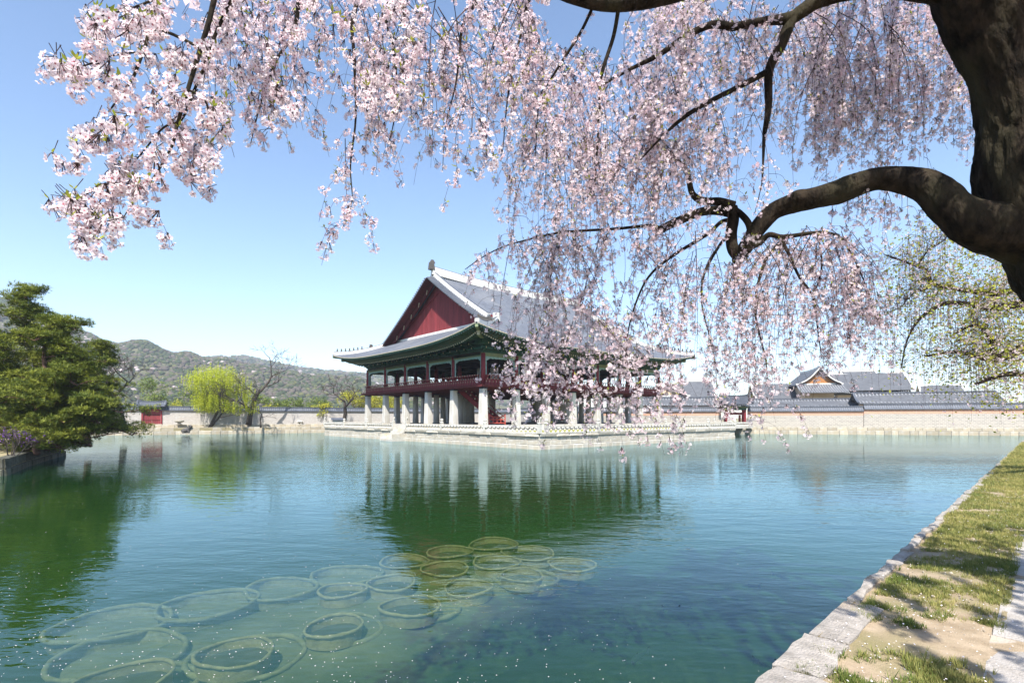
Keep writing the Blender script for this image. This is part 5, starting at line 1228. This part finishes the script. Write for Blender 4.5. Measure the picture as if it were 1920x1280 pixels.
LIMBS = {
 'main': [(1930, 440, 4.35, .30), (1838, 424, 4.38, .20), (1790, 398, 4.42, .15), (1745, 354, 4.5, .122), (1700, 337, 4.6, .112), (1640, 335, 4.7, .106), (1575, 358, 4.8, .106), (1496, 379, 4.95, .098), (1453, 394, 5.05, .088), (1424, 424, 5.1, .082), (1403, 456, 5.15, .078), (1388, 480, 5.2, .078), (1380, 491, 5.2, .05)],
 'stub': [(1388, 484, 5.2, .06), (1375, 468, 5.2, .058), (1371, 440, 5.2, .056), (1375, 408, 5.2, .056), (1373, 388, 5.2, .05)],
 'left': [(1378, 402, 5.2, .045), (1350, 395, 5.2, .046), (1316, 397, 5.2, .044), (1268, 416, 5.15, .042), (1236, 432, 5.1, .042), (1228, 437, 5.1, .025)],
 'left_thin': [(1236, 428, 5.1, .020), (1217, 423, 5.1, .017), (1153, 429, 5.0, .014), (1058, 435, 4.95, .011), (999, 447, 4.9, .008), (945, 462, 4.85, .006), (905, 482, 4.8, .005), (872, 505, 4.8, .003)],
 'up_left': [(1376, 386, 5.2, .045), (1348, 378, 5.2, .040), (1320, 377, 5.2, .036), (1298, 363, 5.15, .030), (1288, 323, 5.1, .026), (1266, 298, 5.05, .022), (1234, 273, 5.0, .016), (1190, 262, 4.95, .009), (1130, 275, 4.9, .006)],
 'loop': [(1408, 450, 5.15, .03), (1404, 420, 5.1, .032), (1388, 400, 5.15, .03), (1374, 392, 5.2, .03)],
 'down_left': [(1370, 412, 5.2, .022), (1352, 416, 5.2, .020), (1335, 432, 5.15, .020), (1312, 448, 5.1, .019), (1256, 483, 5.0, .015), (1217, 518, 4.95, .012), (1193, 566, 4.9, .009), (1177, 625, 4.9, .006), (1172, 690, 4.9, .003)],
 'down_mid': [(1371, 430, 5.2, .020), (1362, 445, 5.2, .018), (1348, 462, 5.15, .015), (1320, 515, 5.1, .011), (1316, 570, 5.05, .008), (1331, 633, 5.0, .006), (1345, 700, 5.0, .003)],
 'right': [(1412, 462, 5.1, .028), (1426, 454, 5.1, .030), (1442, 440, 5.05, .028), (1470, 444, 5.0, .022), (1533, 436, 4.9, .016), (1573, 444, 4.85, .010), (1600, 483, 4.8, .007), (1624, 538, 4.8, .005), (1648, 610, 4.8, .003)],
 'right_down': [(1470, 447, 5.0, .016), (1450, 468, 5.0, .015), (1432, 495, 5.0, .013), (1418, 550, 5.0, .011), (1418, 601, 5.0, .009), (1434, 665, 5.0, .006), (1440, 720, 5.0, .003)],
 'right_fall': [(1462, 446, 5.0, .016), (1480, 478, 4.95, .015), (1498, 518, 4.9, .012), (1525, 558, 4.9, .010), (1533, 617, 4.9, .007), (1541, 673, 4.9, .003)],
 'right_twig': [(1533, 438, 4.9, .009), (1541, 499, 4.9, .008), (1525, 556, 4.9, .006)],
 'upper': [(1842, 0, 4.3, .17), (1770, -22, 4.3, .12), (1690, -24, 4.3, .09), (1600, -18, 4.35, .07), (1539, 0, 4.4, .062), (1503, 22, 4.4, .058), (1482, 34, 4.4, .052), (1428, 41, 4.35, .034), (1378, 50, 4.3, .034), (1334, 47, 4.3, .030), (1288, 68, 4.25, .026), (1234, 104, 4.2, .020), (1180, 131, 4.15, .014), (1110, 170, 4.1, .007)],
 'upper_fall': [(1486, 32, 4.4, .046), (1474, 60, 4.4, .046), (1464, 86, 4.4, .044), (1442, 133, 4.45, .036), (1441, 201, 4.5, .028), (1433, 255, 4.5, .016), (1431, 300, 4.5, .010), (1428, 345, 4.5, .004), (1415, 400, 4.5, .002)],
 'upper_side': [(1443, 132, 4.45, .026), (1381, 165, 4.4, .023), (1331, 190, 4.35, .020), (1288, 216, 4.3, .017), (1250, 248, 4.3, .012), (1200, 300, 4.3, .006)],
 'overhead': [(1800, -80, 4.2, .17), (1640, -130, 4.0, .13), (1450, -110, 3.85, .11), (1320, -40, 3.75, .085), (1240, -8, 3.7, .068), (1150, 4, 3.65, .062), (1080, -6, 3.6, .055), (980, -50, 3.5, .045), (850, -110, 3.3, .038), (700, -140, 3.05, .032), (560, -130, 2.8, .026), (470, -90, 2.55, .022), (405, -20, 2.4, .020)],
 'near_a': [(405, -20, 2.4, 0.0112), (392, 40, 2.36, 0.0105), (372, 105, 2.33, 0.0093), (352, 170, 2.3, 0.0081), (332, 235, 2.28, 0.0068), (322, 275, 2.27, 0.0056), (290, 330, 2.25, 0.0043), (255, 372, 2.24, 0.0031), (225, 418, 2.22, 0.0019)],
 'near_b': [(450, -30, 2.5, 0.0087), (425, 20, 2.46, 0.0081), (402, 70, 2.42, 0.0074), (385, 120, 2.38, 0.0062), (362, 175, 2.36, 0.0056), (340, 225, 2.33, 0.0050), (306, 240, 2.3, 0.0043), (262, 292, 2.27, 0.0031), (180, 385, 2.24, 0.0019)],
 'near_c': [(376, 90, 2.34, 0.0062), (292, 55, 2.3, 0.0062), (270, 95, 2.28, 0.0062), (250, 145, 2.26, 0.0056), (226, 180, 2.25, 0.0043), (202, 212, 2.24, 0.0025)],
 'near_d': [(352, 168, 2.3, 0.0043), (385, 190, 2.32, 0.0043), (392, 232, 2.33, 0.0037), (386, 270, 2.33, 0.0019)],
 'near_e': [(300, 345, 2.26, 0.0031), (255, 345, 2.24, 0.0025), (190, 345, 2.22, 0.0025), (150, 370, 2.2, 0.0019), (95, 365, 2.2, 0.0012)],
 'near_f': [(312, 180, 2.28, 0.0031), (270, 205, 2.25, 0.0031), (220, 225, 2.22, 0.0025), (160, 268, 2.2, 0.0019)],
 'near_g': [(262, 98, 2.28, 0.0037), (210, 105, 2.25, 0.0031), (150, 125, 2.22, 0.0025), (100, 118, 2.2, 0.0019)],
 'near_h': [(420, -30, 2.45, 0.0062), (330, -15, 2.35, 0.0056), (250, 15, 2.28, 0.0043), (190, 30, 2.24, 0.0025)],
 'mid_a': [(850, -110, 3.3, 0.0158), (700, -20, 3.1, 0.0132), (662, 30, 3.05, 0.0106), (664, 110, 3.05, 0.0092), (667, 220, 3.05, 0.0066), (657, 310, 3.05, 0.0046), (660, 380, 3.05, 0.0026), (642, 428, 3.05, 0.0017)],
 'mid_b': [(560, -120, 2.85, 0.0132), (560, -20, 2.85, 0.0112), (552, 60, 2.85, 0.0092), (520, 110, 2.85, 0.0073), (490, 190, 2.85, 0.0046), (470, 270, 2.85, 0.0020)],
 'mid_c': [(800, -110, 3.2, 0.0092), (725, 10, 3.2, 0.0079), (738, 90, 3.2, 0.0066), (744, 160, 3.2, 0.0053), (738, 230, 3.2, 0.0040), (722, 292, 3.2, 0.0020)],
 'mid_d': [(980, -50, 3.5, 0.0132), (900, 0, 3.5, 0.0112), (868, 48, 3.5, 0.0099), (862, 100, 3.5, 0.0079), (853, 165, 3.5, 0.0053), (835, 240, 3.5, 0.0033), (830, 320, 3.5, 0.0020)],
 'mid_e': [(1040, -30, 3.6, 0.0119), (993, 0, 3.6, 0.0106), (978, 60, 3.6, 0.0092), (961, 126, 3.6, 0.0073), (950, 200, 3.6, 0.0053), (943, 280, 3.6, 0.0026)],
 'mid_f': [(1112, 12, 3.65, 0.0119), (1092, 55, 3.7, 0.0106), (1069, 92, 3.7, 0.0092), (1032, 150, 3.75, 0.0073), (1011, 190, 3.8, 0.0059), (1004, 290, 3.8, 0.0033), (1000, 330, 3.8, 0.0020)],
 'mid_g': [(1160, 14, 3.65, 0.0158), (1150, 70, 3.75, 0.0145), (1128, 140, 3.8, 0.0125), (1124, 200, 3.85, 0.0099), (1119, 290, 3.9, 0.0066), (1112, 380, 4.0, 0.0033)],
}
for nm, pp in LIMBS.items():
    big = max(r for *_, r in pp)
    limb(pp, 48 if nm == 'main' else 14 if big > .035 else 7, 12 if nm == 'main' else 7 if big > .05 else 5, .20 if nm == 'main' else .11 if big > .03 else .15, .06 if big > .05 else .0, hash_seed if False else len(nm) * 3.7, 'limb' if big > .035 else 'branch',
         [(P(1495, 362, 4.85), .09, .05), (P(1590, 345, 4.75), .08, .03)] if nm == 'main' else ())
# --- hanging twigs and their umbels
TW = MB(); CL = []          # CL: (pos, scale)
def put(p, s=1.0): CL.append((p.x, p.y, p.z, s))
def hang(pts, r0, gap, dens=.8, subs=0.0, sublen=(.12, .48), s=1.0, bare_to=0.0):
    """twig along pts; umbels on it, with short side twigs that droop"""
    pt, _ = smooth_path(pts, [0] * len(pts), 4); k = len(pt); rr = [max(.0011, r0 * (1 - .8 * i / k)) for i in range(k)]
    TW.tube([q - CB for q in pt], rr, 4 if r0 > .003 else 3, cap=False); acc = 0; nxt = rng.uniform(0, gap); tot = sum((pt[i + 1] - pt[i]).length for i in range(k - 1)); run = 0
    for i in range(k - 1):
        seg = (pt[i + 1] - pt[i]).length; 
        while nxt <= acc + seg:
            q = pt[i].lerp(pt[i + 1], (nxt - acc) / max(seg, 1e-6))
            if nxt / tot >= bare_to and rng.random() < dens: put(q + Vector((rng.uniform(-.02, .02), rng.uniform(-.02, .02), rng.uniform(-.02, .01))), s * rng.uniform(.62, 1.2))
            if subs and rng.random() < subs:
                a = rng.uniform(0, 6.28); ln = rng.uniform(*sublen); o = Vector((math.cos(a), math.sin(a), 0)) * ln * rng.uniform(.4, .9)
                hang([q, q + o * .6 + Vector((0, 0, -ln * .10)), q + o + Vector((0, 0, -ln * .70))], r0 * .6, gap, dens, 0, s=s)
            nxt += gap * rng.uniform(.6, 1.5)
        acc += seg
for nm, pp in LIMBS.items():                                        # umbels and drooping twigs straight on the finer limbs
    fine = [(x, y, d) for x, y, d, r in pp if r < (.011 if nm.startswith('near') else .013)]
    if len(fine) >= 2: hang([P(*f) for f in fine], .002, .065, .85, .45 if not nm.startswith('near') else .25, (.08, .22) if nm.startswith('near') else (.12, .4))
def blob(cx, cy, rx, ry, d, n, dd=.12, s=1.0):                      # a dense bunch on short spurs
    for _ in range(max(2, int(n * .72))):
        a = rng.uniform(0, 6.28); q = math.sqrt(rng.random()); p = P(cx + rx * q * math.cos(a), cy + ry * q * math.sin(a), d + rng.uniform(-dd, dd)); put(p, s * rng.uniform(.85, 1.2))
        b = p + Vector((rng.uniform(-.03, .05), rng.uniform(-.05, .05), rng.uniform(.02, .07))); TW.tube([p + Vector((0, 0, .015)) - CB, b - CB], [.0015, .002], 3, cap=False)
for a in ((232, 30, 80, 34, 2.3, 24), (170, 62, 40, 28, 2.25, 8), (150, 135, 66, 36, 2.25, 20), (110, 118, 28, 14, 2.22, 5), (215, 120, 34, 40, 2.28, 9), (312, 172, 36, 36, 2.27, 12), (352, 90, 34, 24, 2.35, 6), (300, 95, 40, 22, 2.32, 6), (205, 243, 50, 32, 2.24, 14), (128, 292, 34, 22, 2.22, 8),
          (150, 255, 20, 14, 2.22, 3), (232, 325, 28, 18, 2.25, 6), (285, 292, 22, 14, 2.27, 4), (372, 300, 40, 38, 2.32, 14), (378, 340, 22, 24, 2.32, 6), (335, 250, 34, 18, 2.3, 6), (120, 372, 44, 26, 2.2, 12), (185, 395, 62, 34, 2.22, 18), (190, 440, 46, 26, 2.22, 12), (155, 455, 16, 14, 2.2, 3), (250, 350, 16, 14, 2.25, 3), (240, 300, 26, 12, 2.25, 4),
          (280, 30, 70, 30, 2.36, 12), (420, 40, 60, 40, 2.6, 12), (450, 130, 46, 40, 2.7, 14), (430, 205, 36, 30, 2.7, 10), (480, 170, 44, 44, 2.8, 14), (480, 240, 36, 30, 2.8, 10), (430, 250, 22, 16, 2.6, 4), (520, 200, 40, 50, 2.85, 14), (500, 60, 60, 50, 2.8, 16), (540, 130, 40, 50, 2.9, 14), (600, 60, 50, 60, 3.0, 16), (640, 20, 60, 24, 3.0, 12)): blob(*a)
def curtain(n, x0, x1, yt, yb, d0, d1, gap=.058, dens=.70, subs=.40, drift=.24, r0=.0034, s=1.0, bare_to=0.0):
    for _ in range(n):
        f = rng.random(); x = x0 + (x1 - x0) * f; ya = yt[0] + (yt[1] - yt[0]) * f + rng.uniform(-18, 18); ybm = yb[0] + (yb[1] - yb[0]) * f; y2 = ya + (ybm - ya) * rng.uniform(.45, 1.0); d = rng.uniform(d0, d1)
        A = P(x, ya, d); B = P(x, y2, d); L_ = A.z - B.z; sx = rng.uniform(-drift, drift) * L_; sy = rng.uniform(-drift, drift) * L_
        hang([A, A.lerp(B, .35) + Vector((sx, sy, 0)), A.lerp(B, .7) + Vector((sx * 1.35, sy * 1.3, 0)), B + Vector((sx * 1.2, sy * 1.5, 0))], r0, gap, dens, subs, s=s, bare_to=bare_to)
curtain(11, 405, 560, (-20, -20), (235, 290), 2.75, 3.3)
curtain(9, 560, 720, (-20, -20), (300, 330), 2.95, 3.5)
curtain(10, 730, 900, (-25, -20), (300, 345), 3.2, 3.9); curtain(5, 760, 880, (20, 60), (280, 340), 3.4, 3.8)
curtain(10, 895, 1010, (-20, -10), (270, 330), 3.5, 4.1)
curtain(34, 1000, 1300, (90, 130), (430, 470), 3.9, 5.0); curtain(26, 1010, 1240, (220, 260), (500, 520), 4.3, 5.0)
curtain(34, 1190, 1480, (-20, 20), (250, 270), 4.1, 4.9); curtain(14, 1200, 1420, (180, 200), (380, 400), 4.4, 5.1, dens=.55)
curtain(40, 1480, 1752, (-25, -20), (300, 315), 4.8, 5.8, dens=.8, drift=.08); curtain(18, 1510, 1740, (100, 140), (310, 330), 4.8, 5.6, dens=.85, drift=.12)
curtain(12, 1560, 1700, (345, 345), (430, 450), 4.7, 5.2, dens=.6)
curtain(14, 1740, 1815, (-25, -10), (250, 300), 4.9, 5.6, dens=.75, drift=.05)
# the lower curtain in front of the pavilion
curtain(4, 880, 945, (490, 460), (530, 560), 4.6, 5.0, dens=.5); curtain(12, 960, 1060, (450, 440), (770, 800), 4.6, 5.1, dens=.55); curtain(18, 1050, 1260, (430, 440), (790, 810), 4.6, 5.3, dens=.56)
curtain(9, 965, 1240, (610, 610), (800, 815), 4.3, 4.7, dens=.8, s=1.1); curtain(5, 1000, 1240, (560, 580), (780, 800), 4.5, 5.0, dens=.8)
curtain(20, 1250, 1420, (470, 490), (760, 790), 4.8, 5.3, dens=.58); curtain(14, 1400, 1500, (450, 450), (720, 740), 4.8, 5.2, dens=.55)
curtain(18, 1500, 1600, (440, 440), (690, 700), 4.7, 5.1, dens=.58); curtain(10, 1590, 1655, (470, 560), (690, 690), 4.7, 5.0, dens=.62)
for x, y0, y1 in ((1103, 640, 852), (1198, 640, 832), (1100, 560, 800), (1262, 620, 800), (1405, 620, 818), (1340, 620, 770), (1638, 560, 695), (1552, 560, 700), (1500, 560, 700), (968, 560, 780), (998, 600, 790), (1445, 600, 765), (655, 260, 432), (860, 180, 342)):
    d = 4.9 if x > 880 else 3.1; hang([P(x + rng.uniform(-14, 14), y0, d), P(x + rng.uniform(-8, 8), (y0 + y1) / 2, d), P(x, y1, d)], .003, .06, .75, .22)
for x0, x1, y0, y1, k in ((1000, 1300, 280, 560, 16), (1200, 1480, 40, 330, 18), (1500, 1690, 40, 330, 14), (1280, 1640, 450, 700, 22), (560, 1000, 0, 330, 14)):
    curtain(k, x0, x1, (y0, y0), (y1, y1), 4.2 if x0 > 990 else 3.2, 5.2 if x0 > 990 else 3.9, gap=.09, dens=.14, subs=.45, drift=.3, r0=.004)
# unseen crown added above and behind the photographer to shade the trunk
for _ in range(300):
    a = rng.uniform(0, 6.28); q = math.sqrt(rng.random()) * 3.8; X, Y = 4.9 + q * math.cos(a), 1.6 + q * .8 * math.sin(a); zt = 7.6 - q * .45; zmin = EYE + .83 * max(Y, 0) + .45
    if X < 2.6 or zt - .6 < zmin: continue
    z0 = rng.uniform(zmin + .5, zt); L_ = min(rng.uniform(.5, 1.6), z0 - zmin); hang([Vector((X, Y, z0)), Vector((X + rng.uniform(-.1, .1), Y, z0 - L_ / 2)), Vector((X, Y + rng.uniform(-.1, .1), z0 - L_))], .003, .07, .9, 0, s=1.5)
for k in range(9):  # limbs added out of sight to carry that shading crown
    a = 6.28 * k / 9; q = rng.uniform(2.4, 3.8); e_ = Vector((4.4 + q * math.cos(a), 2.4 + q * math.sin(a) * .85, 6.6))
    if e_.z < EYE + .83 * max(e_.y, 0) + .6: e_.z = EYE + .83 * max(e_.y, 0) + .8
    s0 = P(1740, -240, 4.1); md = s0.lerp(e_, .5) + Vector((0, 0, .7)); p_, r_ = smooth_path([s0, md, e_], [.10, .06, .015], 5); MB().tube([x - CB for x in p_], r_, 7).obj('limb', BARK, cherry, True)
tag(TW.obj('twigs', TWIG, cherry), kind='stuff')
CL = np.array(CL); dist = np.hypot(CL[:, 0], CL[:, 1]); inview = (CL[:, 1] > .5) & (np.abs(CL[:, 0] / np.maximum(CL[:, 1], .1)) < 1.0) & ((CL[:, 2] - EYE) / np.maximum(CL[:, 1], .1) < .82)
order = np.argsort(np.where(inview, dist, 99)); near = order[:300]; rest = order[300:]
nm_ = []
for k, (v, f, mi) in enumerate(NEARC):
    me = bpy.data.meshes.new('blossom_cluster'); me.from_pydata(v, [], f); [me.materials.append(x) for x in BM]; me.polygons.foreach_set('material_index', mi)
    at = me.attributes.new('tint', 'FLOAT', 'POINT'); at.data.foreach_set('value', [float(min(1, max(0, nr.normal(.25, .2))))] * len(v)); nm_.append(me)
for i in near:
    o = link('blossom_cluster', nm_[int(nr.integers(0, len(nm_)))], cherry); o.location = Vector(CL[i, :3]) - CB; o.rotation_euler = (nr.uniform(-.5, .5), nr.uniform(-.5, .5), nr.uniform(0, 6.28)); sc_ = float(CL[i, 3]); o.scale = (sc_, sc_, sc_)
n = len(rest); ALLC = FARC + TINYC + ROUGHC; dr = dist[rest]; iv = inview[rest]
pk = np.where(~iv, 14 + nr.integers(0, 3, n), np.where(dr < 4.0, nr.integers(0, 8, n), 8 + nr.integers(0, 6, n)))
o = scatter_mesh('blossoms', ALLC, pk, CL[rest, :3] - np.array(CB), rand_rots(nr, n, .6), CL[rest, 3], BM, np.clip(nr.normal(.38, .22, n), 0, 1), cherry); tag(o, kind='stuff')
print('umbels', len(CL), 'twig verts', len(TW.v))

# ------------------------------------------------------------------ the second, farther cherry coming into leaf at the right
def second_tree():
    d0 = 14.5; base = Vector((19.2, 15.5, 0)); t = thing('leafing_cherry', 'farther weeping cherry with yellow green young leaves behind the dark trunk', 'tree', tuple(base))
    global CBK
    L2 = [[(2240, 1000, 15.5, .34), (2190, 800, 15.3, .30), (2120, 700, 15, .24), (2040, 640, 14.8, .18), (1950, 640, 14.6, .13), (1920, 652, 14.5, .11), (1885, 666, 14.4, .10), (1858, 672, 14.4, .08), (1822, 665, 14.4, .04), (1785, 660, 14.4, .03), (1735, 668, 14.4, .015)],
          [(1862, 670, 14.4, .06), (1862, 645, 14.4, .05), (1848, 620, 14.4, .04), (1825, 610, 14.4, .025), (1790, 625, 14.3, .012)],
          [(2120, 700, 15, .20), (2020, 600, 14.8, .14), (1930, 570, 14.6, .09), (1862, 577, 14.5, .06), (1800, 568, 14.4, .045), (1765, 571, 14.3, .035), (1724, 598, 14.2, .025), (1700, 640, 14.2, .012), (1690, 690, 14.2, .006)],
          [(1862, 577, 14.5, .04), (1866, 552, 14.5, .04), (1850, 545, 14.5, .04)],
          [(2020, 600, 14.8, .12), (1940, 545, 14.8, .08), (1860, 550, 14.7, .055), (1785, 540, 14.6, .04), (1748, 531, 14.6, .035), (1738, 508, 14.6, .028), (1700, 492, 14.6, .02), (1660, 478, 14.6, .008)],
          [(1746, 533, 14.6, .025), (1732, 543, 14.6, .025), (1714, 547, 14.6, .015)], [(1720, 500, 14.6, .016), (1740, 470, 14.6, .012), (1770, 450, 14.6, .008), (1790, 420, 14.6, .005)],
          [(2120, 700, 15, .16), (2000, 720, 14, .09), (1900, 700, 13.8, .05), (1830, 720, 13.8, .02)], [(1940, 545, 14.8, .07), (1890, 490, 15, .05), (1850, 460, 15, .03), (1800, 440, 15, .012)], [(1700, 560, 14.4, .010), (1690, 575, 14.4, .006), (1655, 590, 14.4, .003)]]
    for pp in L2:
        q, r_ = smooth_path([P(x, y, d) for x, y, d, r in pp], [r * 1.35 + .006 for *_, r in pp], 5); MB().tube([x - base for x in q], r_, 8).obj('limb', BARK, t, True)
    tw = MB(); bl = []; lv = []; r2 = random.Random(17); n2 = np.random.default_rng(17)
    starts = []
    for pp in L2:
        q, r_ = smooth_path([P(x, y, d) for x, y, d, r in pp], [r for *_, r in pp], 6); starts += [(a, b) for a, b in zip(q, r_) if (a.x / a.y) < 1.15]
    for a, b in starts:
        for k in range(4):
            off = Vector((r2.uniform(-.7, .5), r2.uniform(-.8, .8), r2.uniform(-.2, .6))); ln = r2.uniform(.3, 1.4); e_ = a + off + Vector((0, 0, -ln)); md = a + off + Vector((0, 0, .05)); pp, rr = smooth_path([a, md, e_], [.005, .004, .002], 4); tw.tube([x - base for x in pp], rr, 3, cap=False)
            right = max(0, min(1, (a.x / a.y * F + 960 - 1720) / 200))
            for x in pp[3:]:
                for _ in range(3):
                    j = Vector((r2.gauss(0, .12), r2.gauss(0, .12), r2.gauss(0, .12)))
                    if r2.random() < .14 + .2 * right: bl.append(tuple(x + j - base))
                    if r2.random() < .30 + .6 * right: lv.append(tuple(x + j * 1.6 - base))
    for _ in range(1300):                                           # leafy depth of the crown toward the right
        px = 2060 - abs(r2.gauss(0, 130)); py = r2.uniform(430, 760)
        if px < 1640 + abs(py - 600) * .3: continue
        lv.append(tuple(P(px, py, r2.uniform(14.5, 17)) - base))
    tag(tw.obj('twigs', TWIG, t), kind='stuff')
    o = scatter_mesh('blossoms', TINYC, n2.integers(0, len(TINYC), len(bl)), bl, rand_rots(n2, len(bl), .8), n2.uniform(.9, 1.5, len(bl)), BM, np.clip(n2.normal(.4, .2, len(bl)), 0, 1), t); tag(o, kind='stuff')
    o = scatter_mesh('leaves', LEAF, n2.integers(0, 2, len(lv)), lv, rand_rots(n2, len(lv)), n2.uniform(.05, .11, len(lv)), [NEWLEAF], n2.random(len(lv)), t); tag(o, kind='stuff')
second_tree()
# ------------------------------------------------------------------ air
hz = bpy.data.materials.new('haze'); hz.use_nodes = True; nt = hz.node_tree; nt.nodes.clear()
o_ = nt.nodes.new('ShaderNodeOutputMaterial'); pv = nt.nodes.new('ShaderNodeVolumePrincipled'); pv.inputs['Color'].default_value = (.80, .88, 1, 1)
pv.inputs['Density'].default_value = .00026; pv.inputs['Anisotropy'].default_value = .0; nt.links.new(pv.outputs[0], o_.inputs['Volume'])
tag(MB().box(-3300, 3300, -1000, 2700, -4, 230).obj('haze', hz), kind='stuff')
